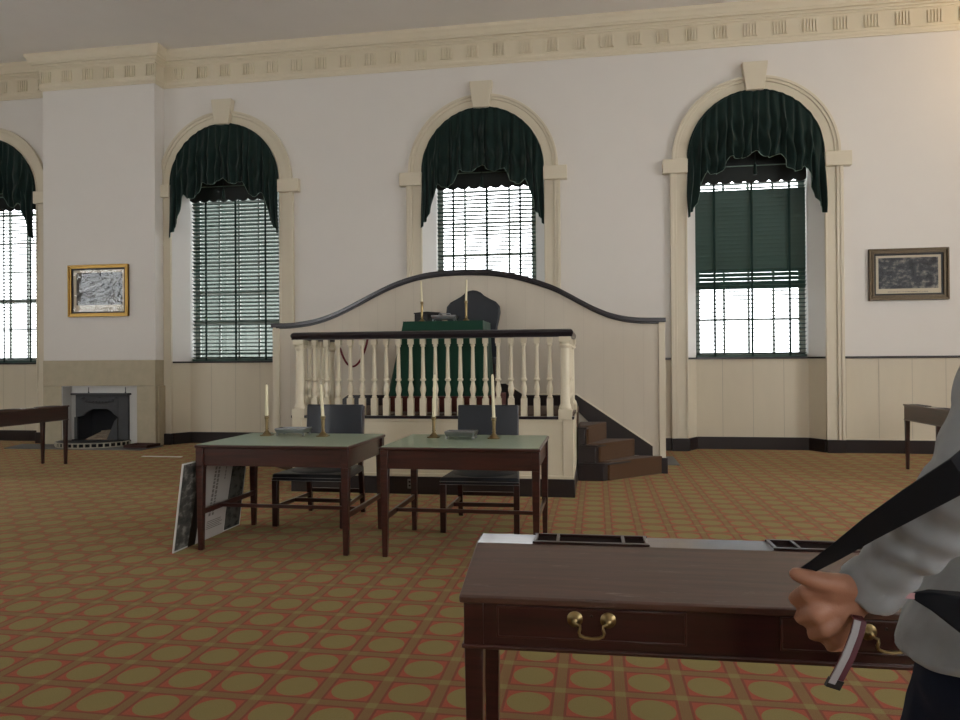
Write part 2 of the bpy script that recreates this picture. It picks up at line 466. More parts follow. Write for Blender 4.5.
    sa = mb.build('sash', M['sash'], w, smooth=0)
    MB().box(c-R1, c+R1, 12.408, 12.412, DADO, 5.5).build('glass', M['glass'], sa, smooth=0)
    return w
for n, (c, rz) in enumerate(zip(WINS, (2.7, 2.2, 2.75, 2.68))): window(n+1, c, rz)

# dado rail, baseboards
mb = MB()
for a, b in ((WINS[0]+1.3, -9.93), (WINS[1]+1.3, WINS[2]-1.3), (WINS[2]+1.3, WINS[3]-1.3), (WINS[3]+1.3, XR), (XL, WINS[0]-1.3)):
    mb.box(a, b, WY-.03, WY, DADO-.016, DADO+.018)
struct(mb.build('trim_1', M['black'], bevel=.006))
mb = MB()
for a, b in ((WINS[1]+1.3, WINS[2]-1.3), (WINS[2]+1.3, WINS[3]-1.3), (WINS[3]+1.3, XR), (XL, WINS[0]-1.3), (WINS[0]+1.3, -9.93)):
    mb.box(a, b, WY-.035, WY, 0, .2)
struct(mb.build('baseboard_back', M['black'], bevel=.005))
mb = MB()
for a, b in ((WINS[1]+1.3, WINS[2]-1.3), (WINS[2]+1.3, WINS[3]-1.3), (WINS[3]+1.3, XR), (XL, WINS[0]-1.3)):
    mb.box(a, b, WY-.02, WY, .2, .222)
struct(mb.build('trim_2', M['cream'], bevel=.004))

# chimney breast
CX0, CX1, CY = -9.93, -7.70, 11.63
mb = MB()
mb.box(CX0, CX1, CY, WY+.2, 1.52, ZC)
struct(mb.build('wall_chimney', M['wall'], bevel=.01, smooth=0))

# cornice swept along wall - breast - wall
prof = [(0, 6.425), (.022, 6.425), (.028, 6.45), (.045, 6.468), (.05, 6.50), (.032, 6.515), (.03, 6.53), (.03, 6.80), (.05, 6.806), (.06, 6.828), (.085, 6.835), (.10, 6.862), (.14, 6.866), (.145, 6.90), (.16, 6.905), (.17, 6.93), (.18, 6.955), (.205, 6.99), (.21, 7.04), (0, 7.04)]
path = [(XL, WY), (CX0, WY), (CX0, CY), (CX1, CY), (CX1, WY), (XR, WY)]
def swept(path, prof):
    rings = []
    for i, p in enumerate(path):
        p = Vector((*p, 0)); ns = []
        for a, b in ((i-1, i), (i, i+1)):
            if a >= 0 and b < len(path):
                d = Vector((path[b][0]-path[a][0], path[b][1]-path[a][1], 0)).normalized(); ns.append(Vector((d.y, -d.x, 0)))
        nv = ns[0] if len(ns) == 1 else (ns[0]+ns[1])
        rings.append([p + nv*o_ + Vector((0, 0, z)) for o_, z in prof])
    mb = MB(); n = len(prof)
    for i in range(len(rings)-1):
        for k in range(n-1):
            mb.add([rings[i][k], rings[i+1][k], rings[i+1][k+1], rings[i][k+1]], [(0, 1, 2, 3)])
    return mb
corn = struct(swept(path, prof).build('trim_3', M['cornice'], smooth=25))
def fluted(x, y, base=None):
    if base is None:
        mb = MB()
        for k in range(5):
            cx = (k-2)*.045
            mb.prism([(cx-.015, .0), (cx-.013, -.026), (cx+.013, -.026), (cx+.015, .0)], -.098, .098)
        o = mb.build('fluted_block', M['cornice'], smooth=0)
    else:
        o = base.copy(); COL.objects.link(o)
    o.parent = corn; o.location = (x, y, 6.655); return o
fb = fluted(-6.937, WY-.03)
for k in list(range(-1, 0)) + list(range(1, 34)): fluted(-6.937+.4463*k, WY-.03, fb)
for k in range(-1, 5): fluted(-9.414+.4175*k, CY-.03, fb)
for k in range(6): fluted(-10.13-.43*k, WY-.03, fb)

# ------------------------------------------------------------------ fireplace
fp = thing('fireplace', 'buff sandstone fireplace with a cast iron firebox, left of the podium', 'fireplace', (-8.82, CY, 0))
mb = MB()
ox0, ox1, oz = -9.56, -8.06, 1.063
mb.box(CX0, CX1+.0, CY-.012, WY, oz+.002, 1.52)
mb.box(CX0, ox0, CY-.012, WY, 0, oz-.002); mb.box(ox1, CX1, CY-.012, WY, 0, oz-.002)
mb.box(CX1, CX1+.03, CY+.06, WY-.02, 0, oz-.002)
mb.build('stone_surround', M['stone'], fp, bevel=.004)
# iron firebox: front plate with shaped opening
sx0, sx1, sy = -9.30, -8.25, CY+.02
plate = [(sx0, .10), (sx0, .915), (sx1, .915), (sx1, .10), (sx1-.22, .10), (sx1-.16, .36), (sx1-.09, .47), (sx1-.12, .52), (sx1-.22, .58), (sx1-.30, .645), (sx0+.34, .645), (sx0+.24, .60), (sx0+.14, .52), (sx0+.02, .50), (sx0+.02, .43), (sx0-.0, .36), (sx0-.0, .2)]
mb = MB()
mb.box(ox0, ox1, CY+.22, CY+.26, 0, oz)
mb.box(ox0, ox0+.015, CY, CY+.22, 0, oz)
mb.box(ox1-.015, ox1, CY, CY+.22, 0, oz)
mb.box(ox0, ox1, CY, CY+.22, oz-.01, oz)
mb.box(sx1+.005, ox1, CY+.05, CY+.08, 0, oz); mb.box(ox0+.2, sx1+.005, CY+.05, CY+.08, .93, oz)
mb.build('lining', M['greypl'], fp)
ib = MB()
mid = [(sx0, .645), (sx1, .645), (sx1, .90), (sx0, .90)]
ib.box(sx0, sx1-.2, sy, sy+.03, .645, .90)
lo = [(sx0, .50), (sx0+.14, .52), (sx0+.24, .60), (sx0+.34, .645), (sx1-.42, .645), (sx1-.34, .61), (sx1-.28, .55), (sx1-.2, .50)]
ib.strip(lo, [(x, .66) for x, z in lo], sy, sy+.03)
ib.box(sx0-.03, sx0+.03, sy, sy+.06, .1, .50)
ib.prism([(sx1-.2, .1), (sx1-.2, .9), (sx1, .9), (sx1, .1)], sy-.0, sy+.03, 'xz')
ib.prism([(sx1-.42, .1), (sx1-.2, .1), (sx1-.2, .50), (sx1-.26, .44)], sy-.02, sy+.02, 'xz')
fi = ib.build('firebox', M['iron'], fp, bevel=.006)
MB().box(sx0-.05, sx1+.04, sy-.07, sy+.06, .90, .935).build('mantel_shelf', M['iron'], fp, bevel=.008)
mb = MB()
for k in range(9):   # raised swag ornament
    a = -1 + 2*k/8; mb.sphere((-8.83+a*.26, sy-.004, .80-.035*(1-a*a)), (.04, .018, .022), 8, 5)
for a in (-.32, 0, .32): mb.sphere((-8.83+a, sy-.002, .845), (.05, .016, .018), 8, 5)
mb.box(sx0+.06, sx1-.26, sy-.01, sy, .87, .885); mb.box(sx0+.06, sx1-.26, sy-.01, sy, .70, .712)
mb.build('ornament', M['iron'], fi)
mb = MB()
mb.box(sx0, sx1, CY+.20, CY+.215, .08, .9)
mb.hexa([(sx0, sy+.02, .1), (sx0+.02, sy+.02, .1), (sx0+.2, CY+.2, .1), (sx0+.18, CY+.2, .1)], [(sx0, sy+.02, .7), (sx0+.02, sy+.02, .7), (sx0+.2, CY+.2, .7), (sx0+.18, CY+.2, .7)])
mb.build('fireback', M['irondark'], fp)
for x in (-9.02, -8.29):
    mb = MB(); mb.lathe((x, sy-.02, .935), [(.012, 0), (.014, .02), (.006, .03), (.008, .09), (.0, .12)], 8); mb.build('finial', M['iron'], fp)
MB().box(sx0-.05, sx1+.03, CY-.02, CY+.2, .06, .10).build('hearth_plate', M['irondark'], fp)

# logs / ash in firebox
mb = MB()
mb.hexa([(-9.10, CY-.0, .10), (-8.52, CY-.0, .10), (-8.50, CY+.16, .10), (-8.88, CY+.16, .10)], [(-9.05, CY+.02, .13), (-8.52, CY+.02, .14), (-8.48, CY+.15, .25), (-8.84, CY+.15, .25)])
for k in range(4): mb.tube([(-8.95+.03*k, CY+.03+.033*k, .135+.033*k), (-8.70, CY+.035+.03*k, .15+.033*k), (-8.5, CY+.03+.034*k, .14+.035*k)], .02, 7)
tag(mb.build('firewood', M['log']), 'heap of charred grey-brown wood inside the fireplace', 'firewood')

# hearth slab
tag(MB().prism([(-10.35, CY-.02), (-10.15, 10.98), (-7.55, 10.98), (-7.55, CY-.02)], .0, .012).build('hearth_slab', M['hearth']), 'grey slate hearth slab on the floor before the fireplace', 'hearth')
# semicircular pierced fender
fe = thing('fender', 'low pierced semicircular metal fender with a curved top in front of the fireplace', 'fender', (-8.8, 11.3, .012))
def ell(t, k=1.0): return (-8.85 - .66*k*math.cos(t), CY-.03 - .60*k*math.sin(t))
N = 40
mb = MB()
rim = [ell(PI*i/N) for i in range(N+1)]
for z0, z1 in ((.012, .028), (.085, .10)):
    inn = [ell(PI*i/N, .985) for i in range(N+1)]
    mb.strip(rim, inn, z0, z1, 'xy')
for i in range(0, N+1, 2):
    x, y = rim[i]; mb.box(x-.012, x+.012, y-.004, y+.012, .02, .09)
mb.build('pierced_rim', M['pale_iron'], fe)
inn = [ell(PI*i/N, .97) for i in range(N+1)]
MB().prism(inn, .08, .086).build('fender_plate', M['iron'], fe)
mb = MB(); mb.strip([ell(PI*i/N, .97) for i in range(N+1)], [ell(PI*i/N, .955) for i in range(N+1)], .012, .08, 'xy'); mb.build('backing', M['irondark'], fe)

# shallow tray right of fender
tr = MB()
tr.hexa([(-7.95, 11.22, .012), (-7.62, 11.22, .012), (-7.62, 11.5, .012), (-7.95, 11.5, .012)], [(-7.99, 11.18, .02), (-7.58, 11.18, .02), (-7.58, 11.54, .02), (-7.99, 11.54, .02)])
for x0, x1, y0, y1 in ((-8.01, -7.56, 11.17, 11.19), (-8.01, -7.56, 11.53, 11.55), (-8.01, -7.99, 11.17, 11.55), (-7.58, -7.56, 11.17, 11.55)): tr.box(x0, x1, y0, y1, .018, .065)
tag(tr.build('tray', M['rust'], bevel=.003), 'shallow rusty brown tray on the hearth right of the fender', 'tray')
# sliver of sunlight on the carpet, modelled as a thin pale slab
tag(MB().box(-7.03, -6.36, 10.24, 10.29, .0, .008).build('sunlight_strip', M['white'], bevel=.002), 'thin pale strip as a sliver of sunlight on the carpet right of the fireplace', 'strip')
tag(MB().box(.96, 1.12, 10.2, 11.1, .0, .008).build('floor_vent', M['hearth'], bevel=.002), 'narrow grey floor vent in the carpet beside the podium screen', 'vent')

# ------------------------------------------------------------------ blinds and valances
def blind(c, label, tilt, z_top):
    y = 12.27
    t = thing('window_blind', label, 'blind', (c, y, DADO), 'dark green slatted window blinds')
    hw = R1 - .015
    mb = MB(); z = DADO+.08; k = 0
    while z < z_top - .02:
        a = math.radians(tilt(z)) + random.uniform(-.02, .02)
        dy, dz = .039*math.cos(a), -.039*math.sin(a)
        n = 5; prev = None
        for i in range(n):
            u0 = -1 + 2*i/n; u1 = -1 + 2*(i+1)/n
            cr = lambda u: .007*(1-u*u)
            mb.hexa([(c-hw, y+dy*u0, z+dz*u0+cr(u0)), (c+hw, y+dy*u0, z+dz*u0+cr(u0)), (c+hw, y+dy*u1, z+dz*u1+cr(u1)), (c-hw, y+dy*u1, z+dz*u1+cr(u1))],
                    [(c-hw, y+dy*u0, z+dz*u0+cr(u0)+.003), (c+hw, y+dy*u0, z+dz*u0+cr(u0)+.003), (c+hw, y+dy*u1, z+dz*u1+cr(u1)+.003), (c-hw, y+dy*u1, z+dz*u1+cr(u1)+.003)])
        z += .0675; k += 1
    mb.build('slats', M['slat'], t, smooth=60)
    for x in (-.565, .02, .60):
        MB().box(c+x-.018, c+x+.018, y-.045, y-.042, DADO+.03, z_top).build('tape', M['tape'], t)
    MB().box(c-hw, c+hw, y-.03, y+.03, DADO+.02, DADO+.06).build('bottom_rail', M['slat'], t, bevel=.004)
    # scalloped head board and the dark shade filling the arch
    xs = [-hw + 2*hw*i/96 for i in range(97)]
    lo = [(c+x, z_top - .045*abs(math.sin((x+hw)/(2*hw)*PI*9))**.6) for x in xs]
    MB().strip(lo, [(c+x, z_top+.30) for x in xs], y-.085, y-.07).build('head_board', M['shade'], t)
    q = [(c+R1*.985*math.cos(PI*k/32), SPR+R1*.985*math.sin(PI*k/32)) for k in range(33)]
    q = [(c+hw, z_top+.2)] + q + [(c-hw, z_top+.2)]
    MB().prism(q, y-.05, y-.04, 'xz').build('arch_shade', M['shade'], t, smooth=0)
    MB().tube([(c-hw, y-.10, z_top+.23), (c+hw, y-.10, z_top+.23)], .009, 8).build('rod', M['hem'], t)
    return t
blind(WINS[0], 'bright slatted blind in the window left of the fireplace', lambda z: 7, 4.45)
blind(WINS[1], 'grey-green slatted blind, half open, in the window between fireplace and podium', lambda z: 20 if z > 2.0 else 15, 4.45)
blind(WINS[2], 'glaring slatted blind with open slats in the window behind the podium', lambda z: 7 if z < 3.6 else 12, 4.47)
blind(WINS[3], 'dark blind with its upper slats shut, in the window right of the podium', lambda z: 70 if 2.95 < z < 4.2 else (45 if 2.62 < z < 4.25 else 8), 4.36)

KEY = [(0, .07), (.06, .03), (.13, -.03), (.22, -.045), (.30, -.02), (.37, .0), (.41, -.10), (.47, -.22), (.56, -.28), (.64, -.27), (.70, -.20), (.74, -.26), (.78, -.42), (.84, -.60), (.845, -.70), (.90, -.78), (.905, -.84), (.96, -.86), (.965, -.93), (1, -.95)]
def key(t):
    t = abs(t)
    for (a, va), (b, vb) in zip(KEY[:-1], KEY[1:]):
        if t <= b: return va + (vb-va)*(t-a)/max(b-a, 1e-6)
    return KEY[-1][1]
def valance(c, label, seed):
    RV = 1.035; yb = WY-.045
    t = thing('swag_valance', label, 'valance', (c, yb, SPR), 'green swagged valances over the windows')
    NU, NV = 260, 44
    pulls = [0, -.43, .43, -.80, .80]
    def fn(u, v):
        x = -1 + 2*u
        # even out columns so the steep ends of the arch keep their cloth
        x = math.sin(x*PI/2*.985)/math.sin(PI/2*.985)
        top = SPR + math.sqrt(max(0, 1 - x*x))*RV
        bot = SPR + key(x)
        jig = .03*noise.noise(Vector((x*3+seed, v*2, seed)))
        z = top + (bot-top)*v
        q = x
        for p in pulls:
            d = x-p; g = math.exp(-(d/.16)**2)*math.exp(-((v-.55)/.28)**2)
            q += d*g*.45
        ph = q*16*PI + 2.0*noise.noise(Vector((x*3.2, v*.9, seed*3.1)))
        f = math.sin(ph) + .35*math.sin(ph*1.63+seed)
        amp = .012 + .030*min(1, v*1.6)
        # U shaped drapes between the pull points
        lobe = 0
        for a, b in ((-.43, 0), (0, .43), (-.80, -.43), (.43, .80)):
            if a < x < b:
                s_ = (x-a)/(b-a); lobe = math.sin(PI*s_)
                f += .85*math.sin((v*2.6 - .9*lobe + .25*noise.noise(Vector((x*4, seed, 0))))*2*PI)*lobe*min(1, v*1.6)*min(1, max(0, v-.12)*3)
        y = yb - .012 - amp*(1+f*.75) - .035*lobe*v
        for p in pulls:
            d = x-p; g = math.exp(-(d/.05)**2)
            y -= .075*g*math.exp(-((v-.45)/.13)**2)
            y += .03*g*max(0, v-.6)
        sx = (.985+.02*v)
        return (c + x*RV*sx + .012*f*v, y, z+jig*v*.6)
    mb = MB(); mb.grid(fn, NU, NV)
    cl = mb.build('cloth', M['velvet'], t, smooth=80, solid=.006)
    pts = [fn(i/130, 1.0) for i in range(131)]
    MB().tube([(p[0], p[1], p[2]) for p in pts], .0045, 5).build('piping', M['hem'], cl)
    tp = [fn(i/120, 0.0) for i in range(121)]
    MB().tube([(p[0], p[1]-.004, p[2]) for p in tp], .016, 6).build('heading', M['velvet'], cl)
    ts = MB(); ts.tube([(c+.0, yb-.05, SPR+.35), (c+.0, yb-.02, SPR-.12)], .005, 6)
    ts.lathe((c, yb-.02, SPR-.30), [(.028, 0), (.034, .03), (.022, .13), (.024, .16), (.010, .19)], 12)
    ts.build('tassel', M['velvet'], t)
    return t
valance(WINS[0], 'dark green swag valance over the window left of the fireplace', 1.3)
valance(WINS[1], 'bottle-green swag valance with tassel over the window between fireplace and podium', 2.7)
valance(WINS[2], 'bottle-green swag valance over the bright window behind the podium', 4.1)
valance(WINS[3], 'bottle-green swag valance over the window right of the podium', 5.9)

# ------------------------------------------------------------------ pictures
def picture(cx, cz, w, h, y, label, fmat, pmat, gmat, fw, mount, seed):
    t = thing('framed_print', label, 'picture', (cx, y, cz-h/2))
    x0, x1, z0, z1 = cx-w/2, cx+w/2, cz-h/2, cz+h/2
    mb = MB()
    def ring(a, b, d0, d1):
        for q in (((x0+a, z0+a), (x1-a, z0+a), (x1-b, z0+b), (x0+b, z0+b)), ((x1-a, z0+a), (x1-a, z1-a), (x1-b, z1-b), (x1-b, z0+b)),
                  ((x1-a, z1-a), (x0+a, z1-a), (x0+b, z1-b), (x1-b, z1-b)), ((x0+a, z1-a), (x0+a, z0+a), (x0+b, z0+b), (x0+b, z1-b))):
            mb.prism(q, y-d1, y-d0, 'xz')
    ring(0, fw, 0, .03); ring(.0, fw*.35, 0, .055); ring(fw*.62, fw, 0, .042)
    fr = mb.build('frame', fmat, t, bevel=.004)
    mb = MB(); ring(fw, fw+.028, 0, .02); mb.build('inner_fillet', M['ebony'], fr)
    i = fw+.028
    MB().box(x0+i, x1-i, y-.012, y-.004, z0+i, z1-i).build('mount', M['mount'], t)
    MB().box(x0+i+mount[0], x1-i-mount[1], y-.014, y-.012, z0+i+mount[2], z1-i-mount[3]).build('print', pmat, t)
    MB().box(x0+i, x1-i, y-.019, y-.018, z0+i, z1-i).build('glass', gmat, t)
    return t
picture(-8.80, 2.77, 1.19, .93, CY, 'bright gilt-framed print with rippled glass reflections above the fireplace', M['gilt'], engraving('print_scene_grey', 1), M['wglass'], .062, (.06, .04, .12, .05), 1)
p2 = picture(4.71, 2.74, 1.13, .79, WY, 'tarnished gilt-framed grey landscape print on the wall right of the windows', M['giltd'], engraving('print_scene_dark', 3, (.2, '#23282f', '#b5b0a6', '#474d55')), M['pglass'], .075, (.04, .04, .075, .035), 2)
mb = MB()
for k in range(26):
    x = 4.42+.022*k; mb.box(x, x+random.uniform(.008, .018), WY-.0135, WY-.0122, 2.468, 2.480)
mb.build('caption', M['ink'], p2)

# ------------------------------------------------------------------ podium
PXL, PXR, PY, SY = -3.385, -.248, 7.66, 9.47
PC = (PXL+PXR)/2; PZ = .85
pod = thing('speaker_podium', 'cream panelled podium with a balustrade and dark handrail below the bright window', 'podium', (PC, PY, 0))
mb = MB(); mb.box(PXL, PXR, PY, SY-.024, .19, .822)
for x in (PXL, PXR-.11): mb.box(x, x+.11, PY-.018, PY, .19, .822)
mb.box(PXL, PXR, PY-.02, PY, .19, .225); mb.box(PXL, PXR, PY-.012, PY, .79, .822)
mb.build('front_panel', M['podium'], pod, bevel=.004)
MB().box(PXL-.012, PXR+.012, PY-.03, SY-.024, 0, .19).build('plinth', M['black'], pod, bevel=.005)
mb = MB(); mb.box(PXL-.01, PXR+.01, PY-.03, PY+.14, .822, .852)
for x in (PXL, PXR-.13): mb.box(x, x+.13, PY+.1, 8.74, .822, .852)
mb.build('nosing', M['rail'], pod, bevel=.006)
MB().box(PXL+.02, PXR-.0, PY+.1, SY-.024, .822, .862).build('carpet', M['brownc'], pod, bevel=.006)
MB().box(PC-.63, PC+.63, 8.12, SY-.024, .862, 1.04).build('dais', M['redc'], pod, bevel=.012)
BZ = .852
def baluster_mb(x, y):
    mb = MB()
    mb.box(x-.033, x+.033, y-.033, y+.033, BZ, BZ+.19)
    mb.box(x-.029, x+.029, y-.029, y+.029, 1.635, 1.695)
    z0 = BZ+.19
    mb.lathe((x, y, 0), [(.024, z0), (.031, z0+.012), (.022, z0+.03), (.025, z0+.05), (.034, z0+.085), (.033, z0+.11), (.024, z0+.15), (.018, z0+.18), (.020, z0+.188), (.033, z0+.195), (.034, z0+.212), (.024, z0+.222), (.024, z0+.235), (.0175, 1.60), (.019, 1.605), (.026, 1.612), (.026, 1.625), (.02, 1.636)], 14)
    return mb
b0 = baluster_mb(0, 0).build('baluster', M['podium'], None, smooth=40)
def bal(x, y, first=[True]):
    o = b0 if first[0] else b0.copy()
    if not first[0]: COL.objects.link(o)
    first[0] = False
    o.parent = pod; o.location = Vector((x, y, 0)) - Vector(OFF[pod.name])
for k in range(20): bal(-.495-.1390*k, PY+.04)
for x in (PXL+.06, PXR-.06):
    for k in range(6): bal(x, PY+.22+.135*k)
def newel(x, y, r=.052):
    mb = MB()
    mb.box(x-.072, x+.072, y-.072, y+.072, BZ-.03, BZ+.075)
    mb.box(x-.062, x+.062, y-.062, y+.062, 1.645, 1.70)
    mb.lathe((x, y, 0), [(.068, BZ+.075), (.07, BZ+.09), (.064, BZ+.10), (.060, BZ+.115), (r+.004, BZ+.125), (r, BZ+.14), (r*.9, 1.58), (r, 1.585), (.06, 1.60), (.06, 1.615), (.055, 1.622), (.062, 1.645)], 22)
    mb.build('newel_post', M['podium'], pod, bevel=.003, smooth=40)
newel(PXL+.075, PY+.04); newel(PXR-.085, PY+.04); newel(PXL+.06, 8.70, .045); newel(PXR-.06, 8.70, .045)
mb = MB()
rp = [(-.065, 1.70), (-.065, 1.715), (-.07, 1.725), (-.075, 1.745), (-.066, 1.77), (-.045, 1.782), (.045, 1.782), (.066, 1.77), (.075, 1.745), (.07, 1.725), (.065, 1.715), (.065, 1.70)]
yc = PY+.04
xa, xb = PXL+.065, PXR-.07
rings = []
for (x, y, dx, dy) in ((xa, 8.78, 1, 0), (xa, yc, 1, 1), (xb, yc, -1, 1), (xb, 8.78, -1, 0)):
    if (dx, dy) in ((1, 0), (-1, 0)): rings.append([(x+dx*o_, y, z) for o_, z in rp])
    else: rings.append([(x+dx*o_, y+dy*o_, z) for o_, z in rp])
mb.loft(rings); mb.build('handrail', M['rail'], pod, smooth=30)

# tall screen with serpentine top behind the podium
prof_s = [(-4.485, 2.0), (-4.232, 2.0), (-3.996, 2.022), (-3.776, 2.065), (-3.572, 2.132), (-3.354, 2.225), (-3.138, 2.331), (-2.924, 2.434), (-2.711, 2.525), (-2.5, 2.593), (-2.29, 2.640), (-2.082, 2.665), (-1.807, 2.676), (-1.5, 2.668), (-1.29, 2.648), (-1.08, 2.61), (-.90, 2.56), (-.72, 2.50), (-.535, 2.428), (-.339, 2.324), (-.145, 2.215), (.009, 2.134), (.175, 2.066), (.366, 2.018), (.556, 1.995), (.875, 1.99)]
def smooth_prof(p, n=4):
    out = []
    for i in range(len(p)-1):
        p0 = p[max(i-1, 0)]; p1 = p[i]; p2_ = p[i+1]; p3 = p[min(i+2, len(p)-1)]
        for k in range(n):
            t = k/n
            f = lambda a, b, c, d: .5*((2*b)+(-a+c)*t+(2*a-5*b+4*c-d)*t*t+(-a+3*b-3*c+d)*t**3)
            out.append((p1[0]+(p2_[0]-p1[0])*t, f(p0[1], p1[1], p2_[1], p3[1])))
    return out + [p[-1]]
ps = smooth_prof(prof_s)
scr = thing('podium_screen', 'tall cream panelled screen with serpentine dark capped top behind the podium', 'screen', (PC, SY, 0))
xs0, xs1 = -4.47, .86
body = [(min(max(x, xs0), xs1), z-.05) for x, z in ps]
MB().strip([(x, .0) for x, z in body], body, SY, SY+.07).build('panel', M['screenp'], scr, smooth=25)
mb = MB()
mb.strip([(x, z-.055) for x, z in ps], [(x, z) for x, z in ps], SY-.045, SY+.11)
mb.strip([(x, z-.075) for x, z in ps[1:-1]], [(x, z-.05) for x, z in ps[1:-1]], SY-.02, SY+.09)
mb.build('cap', M['rail'], scr, bevel=.006, smooth=30)
for x0, x1 in ((xs0, xs0+.10), (xs1-.075, xs1+.005)):
    MB().box(x0, x1, SY-.02, SY+.08, .0, 1.935).build('end_post', M['cream'], scr, bevel=.005)
    MB().box(x0-.02, x1+.02, SY-.045, SY+.10, 0, .20).build('post_plinth', M['black'], scr, bevel=.005)
# skirting that follows the platform, the dais and the stairs
for sgn in (1, -1):
    def X(x): return x if sgn == 1 else 2*PC - x
    sk = [(PC, .85), (PC, 1.15), (-1.19, 1.15), (-.95, 1.0), (-.262, 1.0), (.70, .345), (.70, .215), (.455, .23), (.10, .44), (-.26, .80)]
    mb = MB(); mb.prism([(X(x), z) for x, z in sk], SY-.022, SY, 'xz'); mb.build('skirting', M['black'], scr)
    mb = MB()
    cap = [(-1.19, 1.15), (-.95, 1.0), (-.262, 1.0), (.70, .345)]
    mb.strip([(X(x), z) for x, z in cap], [(X(x), z+.02) for x, z in cap], SY-.028, SY); mb.build('skirting_cap', M['cream'], scr)

def stairs(sgn, label):
    def X(x): return x if sgn == 1 else 2*PC - x
    t = thing('staircase', label, 'stairs', (X(.2), 9.1, 0))
    y0, y1 = 8.74, SY-.026
    for k, (xf, xb, z) in enumerate(((.064, .80, .215), (-.025, .455, .43), (-.15, .10, .645))):
        zb = 0 if k == 0 else (.215, .43)[k-1] - .0
        pts = [(-.232, y0), (xf, y0), (xb, y1), (-.232, y1)]
        mb = MB(); mb.prism([(X(x), y) for x, y in pts], zb, z-.028)
        mb.prism([(X(x), y) for x, y in ((-.232, y0-.015), (xf+.02, y0-.015), (xb+.012, y1), (-.232, y1))], z-.028, z)
        st = mb.build('step', M['black'], t, bevel=.005)
        # carpet runner over tread and riser
        dx = (xb-xf)*.07
        cp = [(-.22, y0+.055), (xf+dx+.03, y0+.055), (xb+.022, y1-.005), (-.22, y1-.005)]
        mb = MB(); mb.prism([(X(x), y) for x, y in cp], zb+(.0 if k == 0 else .0), z+.012)
        mb.build('stair_carpet', M['brownc'], st, bevel=.012)
    mb = MB(); mb.box(*sorted((X(-.243), X(-.236))), y0+.05, y1, .65, .864); mb.build('top_riser', M['brownc'], t)
    return t
stairs(1, 'brown carpeted winding steps with dark ends at the right of the podium')
stairs(-1, 'brown carpeted steps at the left of the podium behind the left desk')

# red rope pinned to the screen
mb = MB()
pts = []
for i in range(25):
    s_ = i/24; pts.append((-3.50+.43*s_, SY-.06-.02*math.sin(PI*s_), 1.79-.40*(4*s_*(1-s_))**.8))
mb.tube(pts, .014, 8)
rp_ = thing('red_rope', 'thin crimson barrier rope drooping on the screen behind the balusters', 'rope', (-3.28, SY, 1.4))
mb.build('cord', M['rope'], rp_)
for x in (-3.5, -3.07):
    MB().tube([(x, SY, 1.80), (x, SY-.06, 1.80), (x, SY-.06, 1.83)], .006, 6).build('hook', M['brass'], rp_)

# speaker's desk with green cloth on the dais
DZ = 1.04
dk = thing('speaker_desk', 'tall desk draped in dark green cloth on the podium dais', 'desk', (-1.8, 8.5, DZ))
dx0, dx1, dy0, dy1, dzt = -2.27, -1.315, 8.30, 8.92, 1.925
mb = MB()
for x in (dx0+.06, dx1-.06):
    for y in (dy0+.06, dy1-.06): pass
mb.box(dx0+.03, dx1-.03, dy0+.03, dy1-.03, DZ, dzt-.02); mb.build('carcass', M['maho'], dk)
def skirt_ring(v, n=220):
    per = 2*((dx1-dx0)+(dy1-dy0)); out = []
    for i in range(n):
        s_ = per*i/n
        if s_ < dx1-dx0: x, y, nx, ny = dx0+s_, dy0, 0, -1
        elif s_ < dx1-dx0+dy1-dy0: x, y, nx, ny = dx1, dy0+s_-(dx1-dx0), 1, 0
        elif s_ < 2*(dx1-dx0)+dy1-dy0: x, y, nx, ny = dx1-(s_-(dx1-dx0)-(dy1-dy0)), dy1, 0, 1
        else: x, y, nx, ny = dx0, dy1-(s_-2*(dx1-dx0)-(dy1-dy0)), -1, 0
        w = (v**1.3)*(.03+.022*math.sin(s_*26+1.1*math.sin(s_*7)))
        if nx == -1 or (ny == -1 and x < dx0+.12): x -= v*.17*(1 if nx == -1 else 1-(x-dx0)/.12)
        out.append((x+nx*(w+.004), y+ny*(w+.004), dzt-.004-(dzt-DZ-.005)*v))
    return out
mb = MB(); mb.loft([skirt_ring(v) for v in (0, .02, .06, .2, .4, .6, .8, 1)], cap=False)
mb.box(dx0-.004, dx1+.004, dy0-.004, dy1+.004, dzt-.012, dzt)
mb.build('tablecloth', M['cloth'], dk, smooth=50)
# chair behind it
tc = thing('speaker_chair', 'tall dark chair with an ogee shaped leather back behind the green desk', 'chair', (-1.57, 9.2, DZ))
hb = [(-.32, 0), (-.345, .10), (-.36, .19), (-.35, .27), (-.30, .33), (-.22, .37), (-.15, .41), (-.10, .455), (-.05, .478), (0, .485)]
op = [(-1.592+x, 1.895+z) for x, z in hb] + [(-1.592-x, 1.895+z) for x, z in hb[::-1][1:]]
pts = [(-1.592-.32, 1.42)] + op + [(-1.592+.32, 1.42)]
MB().prism(pts, 9.25, 9.32, 'xz').build('backrest', M['leather'], tc, bevel=.02)
MB().box(-1.87, -1.26, 8.98, 9.32, 1.40, 1.50).build('seat', M['leather'], tc, bevel=.03)
for x in (-1.84, -1.29):
    for y in (9.0, 9.29): MB().taper(x, y, DZ, 1.41, .045, .05).build('leg', M['mahod'], tc)

